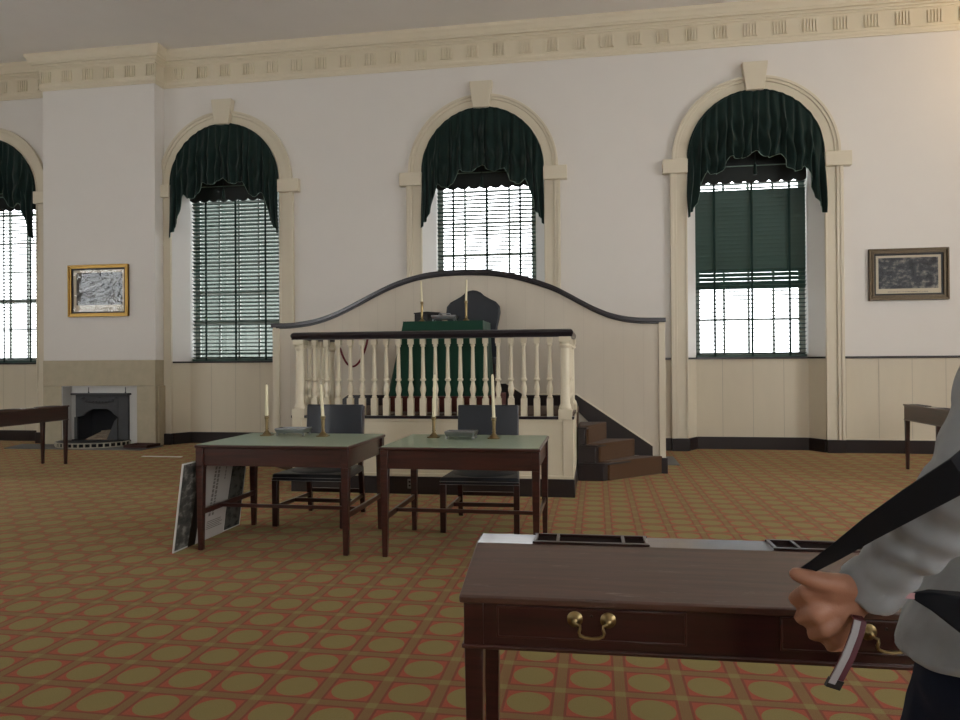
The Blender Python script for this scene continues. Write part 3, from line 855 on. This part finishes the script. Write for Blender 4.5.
# ------------------------------------------------------------------ candlesticks and candles
def stick_mb(h, r):
    mb = MB(); b = r
    mb.prism([(-b, -b*.7), (-b*.7, -b), (b*.7, -b), (b, -b*.7), (b, b*.7), (b*.7, b), (-b*.7, b), (-b, b*.7)], 0, .008)
    mb.lathe((0, 0, 0), [(b*.86, .008), (b*.7, .018), (b*.45, .03), (.014, .042), (.0125, .05), (.017, .055), (.0165, .06), (.013, .065), (.0155, h-.035), (.014, h-.03), (.02, h-.022), (.019, h-.012), (.016, h-.008), (.024, h-.004), (.024, h)], 18)
    return mb
st0 = stick_mb(.17, .048).build('candlestick', M['brassd'], smooth=35)
st1 = stick_mb(.25, .052).build('candlestick', M['brass'], smooth=35)
def candle_mb(h): return MB().lathe((0, 0, 0), [(.0135, 0), (.0135, .02), (.0115, h-.02), (.008, h-.006), (.002, h)], 14)
cd0 = candle_mb(.28).build('candle', M['wax'], smooth=50); MB().tube([(0, 0, .278), (.001, 0, .292)], .0012, 5).build('wick', M['ebony'], cd0)
cd1 = candle_mb(.36).build('candle', M['wax'], smooth=50); MB().tube([(0, 0, .358), (.001, 0, .372)], .0012, 5).build('wick', M['ebony'], cd1)
cd2 = candle_mb(.27).build('candle', M['wax'], smooth=50); MB().tube([(0, 0, .268), (.001, 0, .282)], .0012, 5).build('wick', M['ebony'], cd2)
used = set()
def place(o, loc, label, cat, group, rot=(0, 0, 0)):
    if o.name in used: o = dup(o, loc)
    used.add(o.name); o.location = loc; o.rotation_euler = rot
    return tag(o, label, cat, group)
TZ = .815
GS, GC = 'candlesticks on the desks', 'ivory candles in the candlesticks'
for x, y, z, s, c, h, where, lean in (
    (-2.80, 5.80, TZ, st0, cd0, .17, 'left on the left green-topped desk', (0, .0, 0)), (-2.285, 5.78, TZ, st0, cd0, .17, 'right on the left green-topped desk', (0, -.06, 0)),
    (-1.325, 5.77, TZ, st0, cd1, .17, 'left on the right green-topped desk', (0, .03, 0)), (-.823, 5.745, TZ, st0, cd1, .17, 'right on the right green-topped desk', (0, -.025, 0)),
    (-2.09, 8.50, dzt, st1, cd2, .25, 'left on the draped podium desk', (0, -.04, 0)), (-1.545, 8.50, dzt, st1, cd2, .25, 'right on the draped podium desk', (0, .03, 0))):
    m = 'polished' if s is st1 else 'dull'
    place(s, (x, y, z), '%s brass candlestick standing %s' % (m, where), 'candlestick', GS)
    place(c, (x, y, z+h-.012), 'ivory taper candle in the brass stick standing %s' % where, 'candle', GC, lean)

# inkstands: pewter trays on ball feet
def inkstand(loc, w, d, h, label, handle=False):
    t = thing('inkstand', label, 'inkstand', loc, 'pewter inkstands', world=False)
    a = w/2; b = d/2
    mb = MB(); mb.hexa([(-a*.9, -b*.9, h*.35), (a*.9, -b*.9, h*.35), (a*.9, b*.9, h*.35), (-a*.9, b*.9, h*.35)], [(-a, -b, h*.85), (a, -b, h*.85), (a, b, h*.85), (-a, b, h*.85)])
    for x0, x1, y0, y1 in ((-a, a, -b, -b+.008), (-a, a, b-.008, b), (-a, -a+.008, -b, b), (a-.008, a, -b, b)): mb.box(x0, x1, y0, y1, h*.8, h)
    mb.build('tray', M['pewter'], t, bevel=.003)
    for sx in (-1, 1):
        for sy_ in (-1, 1):
            f = MB(); f.sphere((sx*a*.86, sy_*b*.8, .011), .011, 10, 7); f.tube([(sx*a*.86, sy_*b*.8, .016), (sx*a*.84, sy_*b*.75, h*.42)], .006, 8); f.build('foot', M['pewter'], t)
    if handle:
        f = MB(); f.tube([(-a*.5, 0, h), (-a*.45, 0, h+.02), (a*.45, 0, h+.02), (a*.5, 0, h)], .006, 8); f.build('handle', M['pewter'], t)
    return t
inkstand((-2.575, 5.84, TZ), .27, .17, .065, 'footed pewter inkstand between the candlesticks on the left green-topped desk')
inkstand((-1.085, 5.72, TZ), .25, .16, .062, 'footed pewter inkstand between the candlesticks on the right green-topped desk')
inkstand((-1.80, 8.46, dzt), .30, .17, .075, 'pewter inkstand between the candlesticks on the draped podium desk', True)
bx = thing('document_box', 'dark box standing behind the left candlestick on the draped desk', 'box', (-2.06, 8.70, dzt))
MB().box(-2.215, -1.905, 8.62, 8.80, dzt, dzt+.11).build('body', M['ebony'], bx, bevel=.004)
MB().prism([(-2.222, dzt+.11), (-2.222, dzt+.125), (-2.06, dzt+.138), (-1.898, dzt+.125), (-1.898, dzt+.11)], 8.612, 8.808, 'xz').build('lid', M['ebony'], bx, bevel=.003)

# ------------------------------------------------------------------ green topped tables
def writing_table(loc, label, w, d):
    t = thing('writing_table', label, 'table', loc, None, world=False)
    # local origin: front left leg at (0,0)
    H = TZ
    mb = MB(); mb.box(-.035, w+.035, -.04, d+.05, H-.028, H-.004); tp = mb.build('tabletop', M['maho'], t, bevel=.007)
    MB().box(-.02, w+.02, -.025, d+.035, H-.006, H).build('leather_inset', M['baize'], tp)
    mb = MB()
    mb.box(0, w, -.012, .012, H-.165, H-.028); mb.box(0, w, d-.012, d+.012, H-.165, H-.028)
    mb.box(-.012, .012, 0, d, H-.165, H-.028); mb.box(w-.012, w+.012, 0, d, H-.165, H-.028)
    mb.build('apron', M['maho'], t, bevel=.003)
    for x in (0, w):
        for y in (0, d):
            mb = MB(); mb.taper(x, y, 0, H-.165, .036, .058); mb.box(x-.029, x+.029, y-.029, y+.029, H-.165, H-.028)
            mb.build('leg', M['maho'], t, bevel=.003)
    for x in (0, w): MB().box(x-.012, x+.012, .02, d-.02, .27, .31).build('stretcher', M['maho'], t, bevel=.003)
    MB().box(0, w, d*.32-.012, d*.32+.012, .28, .308).build('stretcher', M['maho'], t, bevel=.003)
    return t
writing_table((-3.015, 5.125, 0), 'mahogany writing table with a green top, left of the pair, boards leaning on it', 1.165, .86)
writing_table((-1.548, 5.125, 0), 'mahogany writing table with a green top, right of the pair, before the podium', 1.115, .86)

# leather chairs
def leather_chair(loc, label, rz=0):
    t = thing('leather_chair', label, 'chair', loc, None, world=False)
    w, d = .62, .64; ti = .045
    mb = MB(); mb.hexa([(-.025, -.02, .40), (w+.025, -.02, .40), (w-ti+.02, d, .40), (ti-.02, d, .40)], [(-.025, -.02, .465), (w+.025, -.02, .465), (w-ti+.02, d, .465), (ti-.02, d, .465)]); mb.sphere((w/2, d/2-.01, .455), (.30, .30, .035), 20, 8)
    se = mb.build('seat', M['leather'], t, bevel=.02, seg=3)
    mb = MB()
    for z in (.405, .43): mb.box(-.027, w+.027, -.023, -.018, z, z+.004)
    mb.build('nail_trim', M['pewter'], se)
    for x, xr in ((0, ti), (w, w-ti)):
        MB().taper(x, .005, 0, .42, .046, .05).build('leg', M['mahod'], t, bevel=.003)
        mb = MB(); mb.hexa([(xr-.02, d+.03, 0), (xr+.02, d+.03, 0), (xr+.02, d+.07, 0), (xr-.02, d+.07, 0)], [(xr-.023, d-.05, .45), (xr+.023, d-.05, .45), (xr+.023, d, .45), (xr-.023, d, .45)])
        mb.hexa([(xr-.02, d-.05, .45), (xr+.02, d-.05, .45), (xr+.02, d, .45), (xr-.02, d, .45)], [(xr-.018, d+.03, 1.02), (xr+.018, d+.03, 1.02), (xr+.018, d+.065, 1.02), (xr-.018, d+.065, 1.02)])
        mb.build('leg', M['mahod'], t, bevel=.003)
        MB().bar((x, .01, .17), (xr, d+.03, .17), .02, .035).build('stretcher', M['mahod'], t)
    MB().bar((ti*.5, d*.55, .17), (w-ti*.5, d*.55, .17), .02, .035, ).build('stretcher', M['mahod'], t)
    MB().bar((ti, d+.03, .21), (w-ti, d+.03, .21), .02, .035, ).build('stretcher', M['mahod'], t)
    mb = MB()
    n = 14
    fr = lambda u, z: (ti-.015+u*(w-2*ti+.03), d-.035 + .10*(z-.5) - .02*math.sin(PI*u) , z)
    rings = []
    for j in range(9):
        z = .60 + .435*j/8; f = [fr(i/n, z) for i in range(n+1)]
        rings.append([(x, y-.02, q) for x, y, q in f] + [(x, y+.025, q) for x, y, q in f[::-1]])
    mb.loft(rings); mb.build('backrest', M['leather'], t, bevel=.01)
    t.rotation_euler = (0, 0, rz); return t
leather_chair((-2.80, 5.96, 0), 'navy leather low-backed chair pushed in at the left green-topped desk')
leather_chair((-1.285, 5.93, 0), 'navy leather low-backed chair pushed in at the right green-topped desk', math.radians(2))

# printed boards leaning against the left table
pb = thing('display_board', 'white printed display board leaning against the left green-topped desk', 'board', (-3.16, 5.5, 0))
def bp(u, v, d=0.0):   # u along, v up the leaning face, d out of the face (towards +x)
    L, H = .985, .675
    return (-3.165 + .02*u + .085*v + d, 4.985 + L*u, H*v + .002 - d*.12)
def bquad(u0, u1, v0, v1, d0, d1, mb, skew=0.0):
    f = lambda u, v, d: bp(u+skew*v, v, d)
    mb.hexa([f(u0, v0, d0), f(u1, v0, d0), f(u1, v0, d1), f(u0, v0, d1)], [f(u0, v1, d0), f(u1, v1, d0), f(u1, v1, d1), f(u0, v1, d1)])
mb = MB(); bquad(0, 1, 0, 1, -.008, 0, mb); mb.build('panel', M['white'], pb)
mb = MB(); bquad(.015, .26, .02, .985, 0, .0015, mb); mb.build('rock_photo', engraving('board_photo_pale', 5, (.2, '#3b3d3c', '#a09d98')), pb)
mb = MB(); bquad(.19, .34, .0, .99, .0015, .0025, mb, .06); mb.build('dark_photo', M['ebony'], pb)
mb = MB(); bquad(.29, .71, .0, .995, .003, .004, mb, .05); mb.build('text_panel', M['paper'], pb)
mb = MB(); bquad(.73, .985, .015, .985, 0, .0015, mb); mb.build('foliage_photo', engraving('board_photo_dark', 7, (.2, '#0d1110', '#4d514e')), pb)
mb = MB()
for c_ in range(3):
    v = .28 if c_ < 2 else .5
    while v < .95:
        h_ = random.uniform(.02, .045); u = .43+.05*c_ if c_ < 2 else .60
        if c_ < 2 or random.random() < .35: bquad(u, u+(.03 if c_ < 2 else .015), v, v+h_, .004, .0046, mb, .05)
        v += h_+.012
    mb.build('lettering', M['ink'], pb); mb = MB()
mb = MB()
for k in range(5):
    bquad(.42, .42+random.uniform(.18, .25), .12+.022*k, .13+.022*k, .004, .0046, mb, .05)
mb.build('caption_lines', M['ink'], pb)

ot = thing('outlet_plate', 'small pale outlet plate on the dark plinth of the podium', 'outlet', (-2.02, PY-.03, .06))
MB().box(-2.05, -2.0, PY-.036, PY-.03, .06, .165).build('plate', M['pewter'], ot, bevel=.002)
for z in (.085, .125): MB().box(-2.036, -2.014, PY-.038, PY-.036, z, z+.018).build('socket', M['ebony'], ot)

# ------------------------------------------------------------------ slope-topped desks
def slope_desk(name_label, loc, rz, W, D=.425, mirror=False):
    t = thing('slope_top_desk', name_label, 'desk', loc, None, world=False)
    # local: x along, y from front (low side) to back; origin at front left leg corner
    zf, zs, zb = .765, .83, .83
    ov = .012; th = .022
    sy_ = D-.115
    side = [(-ov, zf), (sy_, zs), (D+ov, zb), (D+ov, zb+th), (sy_, zs+th), (-ov, zf+th)]
    mb = MB(); mb.prism([(y, z) for y, z in side], -ov, W+ov, 'yz')
    top = mb.build('desktop', M['mahot'], t, bevel=.005, smooth=8)
    # flat ledge with pen wells, their shaded depth painted as flat dark patches
    for x0, cuts in ((.175, (.0, .07, .275, .345)), (W-.345-.175, (0, .07, .275, .345))):
        a = x0; b_ = x0+cuts[-1]
        well = MB(); well.box(a, b_, sy_+.02, D-.005, zb+th-.004, zb+th+.0005); wl = well.build('pen_well_shade_patch', M['wellm'], top)
        mb = MB(); z0, z1 = zb+th, zb+th+.007
        mb.box(a-.008, b_+.008, sy_+.006, sy_+.02, z0, z1); mb.box(a-.008, b_+.008, D-.005, D+.006, z0, z1)
        mb.build('well_frame', M['mahod'], top, bevel=.002)
        for cx in cuts: 
            MB().box(a+cx-.005, a+cx+.005, sy_+.02, D-.005, z0, z1).build('well_divider', M['mahod'], top, bevel=.001)
    # carcass
    mb = MB()
    zlo = .652
    carc = [(.012, zlo), (D-.012, zlo), (D-.012, zb), (sy_, zs), (.012, zf+.004)]
    mb.prism([(y if .1 < y < D-.1 else (0 if y < .1 else D), z) for y, z in carc], 0, W, 'yz'); mb.build('carcass', M['mahod'], t)
    mb = MB(); mb.box(-.007, W+.007, -.007, D+.007, zlo-.012, zlo); mb.build('bead', M['maho'], t, bevel=.004)
    # two drawers with bail handles
    for dx_ in (.094, W-.094-.495):
        mb = MB(); mb.box(dx_, dx_+.495, -.003, .006, .678, .757); dr = mb.build('drawer', M['mahod'], t)
        mb = MB()
        x0, x1, z0, z1 = dx_-.004, dx_+.499, .674, .761
        for a in ((x0, x1, z0, z0+.006), (x0, x1, z1-.006, z1), (x0, x0+.006, z0, z1), (x1-.006, x1, z0, z1)): mb.box(a[0], a[1], -.006, .004, a[2], a[3])
        mb.build('cock_bead', M['maho'], dr, bevel=.0015)
        hx = dx_+.252; hz = .733
        mb = MB()
        for s in (-1, 1):
            mb.lathe((hx+s*.044, -.003, hz), [(.021, 0), (.021, -.003), (.017, -.006), (.010, -.012), (.006, -.02), (.008, -.024), (.0, -.027)], 18, axis='y')
        hp = [(-.044, -.018, 0), (-.040, -.024, -.004), (-.030, -.028, -.008), (-.030, -.03, -.016), (-.033, -.03, -.024), (-.030, -.03, -.033), (-.018, -.03, -.038), (0, -.03, -.040)]
        hp = hp + [(-x, y, z) for x, y, z in hp[::-1][1:]]
        mb.tube([(hx+x, -.003+y, hz+z) for x, y, z in hp], [.004]*3 + [.0045]*9 + [.004]*3, 8)
        mb.build('handle', M['brass'], dr, smooth=45)
        MB().lathe((hx, -.003, .742), [(.004, 0), (.0035, -.003)], 10, axis='y').build('keyhole', M['ebony'], dr)
    for x in (0, W-.054): MB().box(x, x+.054, -.005, .02, zlo, zf+.002).build('corner_post', M['mahod'], t, bevel=.002)
    for x in (.026, W-.026):
        for y in (.026, D-.026):
            mb = MB(); mb.taper(x, y, 0, zlo-.01, .034, .052)
            mb.build('leg', M['mahod'], t, bevel=.003)
    t.rotation_euler = (0, 0, rz)
    return t
slope_desk('large mahogany slope-topped desk with two brass-handled drawers in the foreground', (-.365, 1.945, 0), math.radians(1.0), 1.42)
slope_desk('mahogany slope-topped desk at the left edge, near the fireplace', (-8.03, 9.38, 0), math.radians(-90), 1.42)
slope_desk('mahogany slope-topped desk at the right edge behind the person', (4.40, 8.78, 0), math.radians(90), 1.42)

# ------------------------------------------------------------------ person at the right edge
def organic(name, mb, mat, parent, voxel=.006, smooth=4, disp=None):
    """union overlapping closed forms into one continuous skin"""
    me = bpy.data.meshes.new(name + '_raw'); me.from_pydata([tuple(p) for p in mb.v], [], mb.f)
    bm = bmesh.new(); bm.from_mesh(me); bmesh.ops.recalc_face_normals(bm, faces=bm.faces); bm.to_mesh(me); bm.free()
    o = bpy.data.objects.new(name + '_raw', me); COL.objects.link(o)
    r = o.modifiers.new('r', 'REMESH'); r.mode = 'VOXEL'; r.voxel_size = voxel
    s = o.modifiers.new('s', 'SMOOTH'); s.factor = .5; s.iterations = smooth
    dg = bpy.context.evaluated_depsgraph_get(); dg.update()
    ev = o.evaluated_get(dg); m2 = bpy.data.meshes.new_from_object(ev)
    bpy.data.objects.remove(o); bpy.data.meshes.remove(me)
    off = Vector(OFF.get(parent.name, (0, 0, 0))) if parent else Vector()
    ns = [v.normal.copy() for v in m2.vertices]
    for v, n in zip(m2.vertices, ns):
        if disp: v.co += n * disp(v.co)
        v.co -= off
    m2.name = name; m2.materials.clear(); m2.materials.append(mat); m2.shade_smooth()
    n_ = bpy.data.objects.new(name, m2); COL.objects.link(n_)
    if parent: n_.parent = parent; OFF[n_.name] = tuple(off)
    return n_
def limb(mb, pts, rad, n=6):
    """tapered limb through joints with round ends"""
    P, R = [], []
    for i in range(len(pts)-1):
        for k in range(n):
            t = k/n; P.append(Vector(pts[i]).lerp(Vector(pts[i+1]), t)); R.append(rad[i]+(rad[i+1]-rad[i])*t)
    P.append(Vector(pts[-1])); R.append(rad[-1])
    mb.tube(P, R, 16)
    for p, r in zip(pts, rad): mb.sphere(p, r*.995, 16, 10)
FV, LV = Vector((-.5, .866, 0)), Vector((-.866, -.5, 0))
def C(z):
    k = max(0, z-.95)*.18
    return Vector((.715+.987*k, 1.281+.16*k, z))
def P(f, l, z): return C(z) + FV*f + LV*l
def ering(z, a, b, f=0, l=0, n=40, wob=0.0, ph=0.0):
    return [P(f + b*math.sin(t)*(1+wob*math.sin(5*t+ph)), l + a*math.cos(t)*(1+wob*math.sin(5*t+ph)), z) for t in (2*PI*i/n for i in range(n))]
SHL, ELL_, WRL = Vector((.628, 1.195, 1.425)), Vector((.454, .966, 1.274)), Vector((.372, 1.092, 1.094))
SHR, ELR, WRR = P(0, -.19, 1.42), P(-.04, -.27, 1.13), P(.10, -.27, .90)
HIPL, KNL, ANL = P(.02, .10, .90), P(.14, .12, .50), P(.20, .12, .09)
HIPR, KNR, ANR = P(0, -.10, .90), P(.02, -.10, .49), P(-.14, -.10, .11)
pe = thing('person', 'person in grey sweatshirt and navy jeans at the right edge, gripping a black strap', 'person', (.669, 1.273, 0))
mb = MB()
mb.loft([ering(z, a, b) for z, a, b in ((.86, .14, .10), (.92, .165, .11), (1.0, .155, .105), (1.1, .14, .10), (1.2, .15, .105), (1.32, .165, .11), (1.42, .15, .09), (1.47, .08, .065))])
limb(mb, [P(-.01, 0, 1.44), P(.02, 0, 1.56)], [.062, .056])
hc = P(.04, 0, 1.655)
mb.loft([[hc + FV*(f0 + b*math.sin(t)) + LV*(a*math.cos(t)) + Vector((0, 0, z)) for t in (2*PI*i/28 for i in range(28))] for z, a, b, f0 in
         ((-.125, .025, .03, .055), (-.105, .045, .05, .04), (-.07, .062, .075, .018), (-.03, .070, .088, .005), (.02, .075, .095, 0), (.06, .072, .092, -.004), (.09, .058, .075, -.006), (.112, .03, .04, -.008))])
limb(mb, [hc+FV*.088+Vector((0, 0, .012)), hc+FV*.112+Vector((0, 0, -.028))], [.010, .014])       # nose
for s in (-1, 1):
    mb.sphere(hc+LV*(s*.076)+FV*-.005+Vector((0, 0, -.005)), (.012, .016, .03), 10, 7)                 # ears
    mb.sphere(hc+FV*.085+LV*(s*.032)+Vector((0, 0, .028)), (.02, .014, .008), 10, 6)                   # brow
mb.sphere(hc+FV*.086+Vector((0, 0, -.066)), (.022, .014, .006), 10, 6); mb.sphere(hc+FV*.084+Vector((0, 0, -.078)), (.02, .014, .007), 10, 6)
for a, b, c, r in ((SHL, ELL_, WRL, 1), (SHR, ELR, WRR, 1)): limb(mb, [a, b, c], [.05, .04, .027])
for a, b, c in ((HIPL, KNL, ANL), (HIPR, KNR, ANR)):
    limb(mb, [a, b, c], [.085, .055, .038]); limb(mb, [c+Vector((0, 0, -.04))-FV*.03, c+FV*.13+Vector((0, 0, -.06))], [.036, .026])
# gripping left hand: back of the hand towards the camera, thumb on top
MCP = [(.287, 1.064, 1.098), (.297, 1.061, 1.070), (.311, 1.065, 1.048), (.330, 1.077, 1.028)]
PIP = [(.283, 1.107, 1.075), (.292, 1.110, 1.047), (.309, 1.112, 1.023), (.333, 1.115, 1.006)]
DIP = [(.312, 1.135, 1.058), (.322, 1.140, 1.032), (.336, 1.140, 1.012), (.353, 1.137, .998)]
TIP = [(.334, 1.128, 1.062), (.343, 1.131, 1.038), (.352, 1.130, 1.020), (.364, 1.128, 1.006)]
for a, b, c, d, r in zip(MCP, PIP, DIP, TIP, (.0108, .0112, .0105, .0092)):
    limb(mb, [Vector(WRL).lerp(Vector(a), .25), a], [.016, r*1.22]); limb(mb, [a, b, c, d], [r*1.15, r, r*.92, r*.8], 5)
limb(mb, [WRL, Vector((.330, 1.078, 1.076))], [.027, .022])
limb(mb, [(.362, 1.082, 1.098), (.335, 1.066, 1.108), (.308, 1.051, 1.116), (.286, 1.046, 1.122), (.269, 1.048, 1.127)], [.018, .0175, .0145, .0128, .010], 5)
limb(mb, [(.340, 1.078, 1.094), (.312, 1.062, 1.104), (.296, 1.060, 1.104)], [.020, .016, .0115], 5)
# relaxed right hand
hd = (WRR-ELR).normalized(); sd = LV
limb(mb, [WRR, WRR+hd*.05], [.026, .026])
for k in range(4):
    b0_ = WRR+hd*.085+FV*(.03-.02*k)
    limb(mb, [WRR+hd*.03+FV*(.018-.012*k), b0_, b0_+hd*.035+sd*.012, b0_+hd*.05+sd*.032, b0_+hd*.052+sd*.048], [.014, .0105, .0095, .0088, .0075], 4)
limb(mb, [WRR+hd*.02+FV*.025, WRR+hd*.05+FV*.05+sd*.015, WRR+hd*.085+FV*.05+sd*.03], [.014, .0115, .009], 4)
body = organic('body', mb, M['skin'], pe, .0042, 3)
for s in (-1, 1):
    MB().sphere(hc+FV*.083+LV*(s*.032)+Vector((0, 0, .006)), .012, 12, 8).build('eye', M['white'], pe, smooth=60)
mb = MB()
mb.loft([[hc + FV*(f0 + b*math.sin(t)) + LV*(a*math.cos(t)) + Vector((0, 0, z)) for t in (2*PI*i/28 for i in range(28))] for z, a, b, f0 in
         ((-.06, .055, .05, -.045), (-.01, .080, .075, -.035), (.04, .084, .096, -.014), (.08, .078, .098, -.008), (.115, .055, .07, -.008), (.13, .02, .03, -.008))])
organic('hair', mb, M['hair'], pe, .006, 3, lambda c: .004*noise.noise(c*60))
# sweatshirt
mb = MB()
mb.loft([ering(z, a, b, f, l, wob=w, ph=p) for z, a, b, f, l, w, p in
         ((.955, .195, .150, .02, .055, .035, .4), (.968, .205, .155, .02, .055, .035, .4), (1.0, .205, .155, .02, .045, .03, .5), (1.06, .195, .15, .01, .03, .02, 1), (1.14, .185, .145, 0, .02, .02, 1.7), (1.24, .185, .14, 0, .01, .01, 2), (1.34, .20, .14, 0, 0, 0, 0), (1.42, .185, .12, 0, 0, 0, 0), (1.47, .12, .09, -.005, 0, 0, 0), (1.51, .075, .075, 0, 0, 0, 0))])
def sleeve(a, b, c, ext=0.0):
    limb(mb, [a, Vector(a).lerp(b, .5), b, Vector(b).lerp(c, .35), Vector(b).lerp(c, .7), Vector(b).lerp(c, .86)], [.072, .060, .049, .045, .038, .036])
    d = (Vector(c)-Vector(b)).normalized(); e = Vector(b).lerp(c, .84)
    mb.tube([e, e+d*.012, e+d*.035], [.041, .044, .042], 20)
sleeve(SHL, ELL_, WRL); sleeve(SHR, ELR, WRR)
def wr(c):
    q = c - (WRL+ELL_)/2
    dd = (WRL-ELL_).normalized(); s_ = q.dot(dd)
    near = math.exp(-(q.length/.17)**2)
    fold = math.sin(s_*120 + 3*noise.noise(c*14)) * .0032 * near
    return fold + .007*noise.noise(c*9) + .004*noise.noise(c*22)
sw = organic('sweatshirt', mb, M['grey'], pe, .0055, 4, wr)
# jeans
mb = MB()
mb.loft([ering(z, a, b, 0, l) for z, a, b, l in ((.80, .16, .12, .02), (.86, .195, .135, .03), (.92, .20, .14, .04), (1.0, .185, .135, .03))])
for a, b, c in ((HIPL+LV*.01, KNL, ANL), (HIPR, KNR, ANR)):
    limb(mb, [a, Vector(a).lerp(b, .5), b, Vector(b).lerp(c, .6), Vector(c)+Vector((0, 0, .0))], [.112, .098, .078, .072, .070])
organic('jeans', mb, M['jeans'], pe, .009, 3, lambda c: .005*noise.noise(c*16))
for c in (ANL, ANR):
    mb = MB(); limb(mb, [c-FV*.05+Vector((0, 0, -.045)), c+FV*.05+Vector((0, 0, -.045)), c+FV*.16+Vector((0, 0, -.06))], [.044, .046, .034])
    zf_ = c.z-.09
    organic('shoe', mb, M['shoe'], pe, .007, 3, lambda v: 0)

# strap pulled by the hand, up to the shoulder
sp_ = [(.279, 1.062, 1.124), (.290, 1.046, 1.139), (.309, 1.012, 1.168), (.332, .955, 1.213), (.356, .897, 1.256), (.388, .852, 1.297), (.447, .851, 1.350), (.52, .91, 1.42), (.58, 1.04, 1.49), (.66, 1.16, 1.53), (.74, 1.24, 1.53)]
hw_ = [.007, .008, .011, .015, .018, .020, .021, .021, .021, .021, .021]
wv = Vector((-.54, -.09, .83))
mb = MB(); mb.ribbon(sp_, [wv*h for h in hw_], .003)
tag(mb.build('shoulder_strap', M['webbing'], smooth=40), 'black webbing strap stretched from the hand up across the grey sleeve', 'strap')
# loose strap end dangling under the fist
ws = thing('wrist_strap', 'short dark red and grey strap end dangling below the gripping fist', 'strap', (.31, 1.035, .98))
lp = [(.352, 1.085, 1.068), (.352, 1.052, 1.066), (.345, 1.044, 1.050), (.332, 1.038, 1.022), (.320, 1.035, 1.000), (.3125, 1.034, .986)]
dv = Vector((.93, .13, -.30)).normalized()
mb = MB(); mb.ribbon(lp, [dv*.009]*6, .003); mb.build('red_band', M['redrib'], ws)
mb = MB(); mb.ribbon([Vector(p)+Vector((-.0045, -.0035, .001)) for p in lp[1:]], [dv*.0046]*5, .002); mb.build('grey_stripe', M['greyrib'], ws)
mb = MB(); mb.ribbon([Vector(lp[-2]).lerp(Vector(lp[-1]), .6), Vector(lp[-1])+Vector((-.003, 0, -.006))], [dv*.0098]*2, .006); mb.build('end_clip', M['ebony'], ws)
# black pouch on the hip with a pink strap tip
po = thing('waist_pouch', 'black pouch with a pale pink strap tip at the hip of the person', 'pouch', (.49, 1.09, 1.05))
mb = MB()
mb.loft([[Vector(c_)+Vector((0, dy, dz)) for dy, dz in ((-w_, h0), (w_, h0), (w_, h1), (-w_, h1))] for c_, w_, h0, h1 in
         (((.420, 1.058, 1.101), .003, -.004, .004), ((.440, 1.050, 1.101), .010, -.016, .010), ((.473, 1.036, 1.098), .016, -.040, .014), ((.55, 1.01, 1.085), .022, -.072, .022), ((.64, 1.0, 1.075), .022, -.088, .03), ((.70, 1.02, 1.075), .016, -.078, .03))])
mb.build('bag', M['webbing'], po, bevel=.006)
mb = MB(); mb.ribbon([(.393, 1.052, 1.103), (.410, 1.053, 1.1025), (.426, 1.056, 1.101)], [Vector((0, .0, .004))]*3, .002); mb.build('strap_tip', M['pink'], po)

# ------------------------------------------------------------------ outdoors beyond the windows
struct(MB().box(-60, 60, WY+.6, 70, -.8, -.7).build('ground_outside', M['pave'], smooth=0))
def block(x0, x1, y0, y1, h, label):
    t = thing('building', label, 'building', ((x0+x1)/2, y0, -.7))
    MB().box(x0, x1, y0, y1, -.7, h).build('wall', M['brick'], t, smooth=0)
    MB().box(x0-.3, x1+.3, y0-.3, y1+.3, h, h+.4).build('roof', M['hearth'], t, smooth=0)
block(-18.2, -13.1, 24, 30, 11, 'brick building seen dimly through the slats left of the podium')

# ------------------------------------------------------------------ light
wd = bpy.data.worlds.new('sky'); SC.world = wd; wd.use_nodes = True
bg = wd.node_tree.nodes['Background']; bg.inputs[0].default_value = (.93, .97, 1, 1); bg.inputs[1].default_value = 9.0
def area(loc, rot, sx, sy, power, color=(1, 1, 1)):
    l = bpy.data.lights.new('daylight', 'AREA'); l.shape = 'RECTANGLE'; l.size = sx; l.size_y = sy; l.energy = power; l.color = color
    o = bpy.data.objects.new('daylight', l); COL.objects.link(o); o.location = loc; o.rotation_euler = rot; return o
DAY = (1, .97, .93)
for h0, h1 in RW: area((XR+.35, (h0+h1)/2, 3.35), (0, math.radians(90), 0), 3.7, 2.0, 290, DAY)
for h0, h1 in []: area((XL-.35, (h0+h1)/2, 3.35), (0, math.radians(-90), 0), 3.7, 2.0, 70, DAY)
for h0, h1 in BW: area(((h0+h1)/2, YR-.35, 3.35), (math.radians(90), 0, 0), 2.0, 3.7, 160, DAY)
lm = bpy.data.lights.new('wall_lamp', 'POINT'); lm.energy = 55; lm.color = (1, .72, .42); lm.shadow_soft_size = .12
lo_ = bpy.data.objects.new('wall_lamp', lm); COL.objects.link(lo_); lo_.location = (6.7, 10.9, 6.1)

# ------------------------------------------------------------------ camera
cam = bpy.data.cameras.new('camera'); cam.sensor_width = 36; cam.lens = 718.84/960*36; cam.clip_end = 300; cam.clip_start = .05
co = bpy.data.objects.new('camera', cam); COL.objects.link(co)
fw = Vector((-.1602415, .9870660, .0048420)); rt = Vector((.9870498, .1602720, -.0067495)); up = Vector((.0074383, -.0036977, .9999655))
co.matrix_world = Matrix(((rt.x, up.x, -fw.x, 0), (rt.y, up.y, -fw.y, 0), (rt.z, up.z, -fw.z, 1.42), (0, 0, 0, 1)))
SC.camera = co
vs = SC.view_settings; vs.view_transform = 'Standard'; vs.look = 'None'; vs.exposure = -.22; vs.gamma = 1; vs.use_curve_mapping = False
SC.cycles.use_denoising = True
SC.cycles.max_bounces = 8; SC.cycles.diffuse_bounces = 5; SC.cycles.transparent_max_bounces = 16
SC.cycles.sample_clamp_indirect = 6
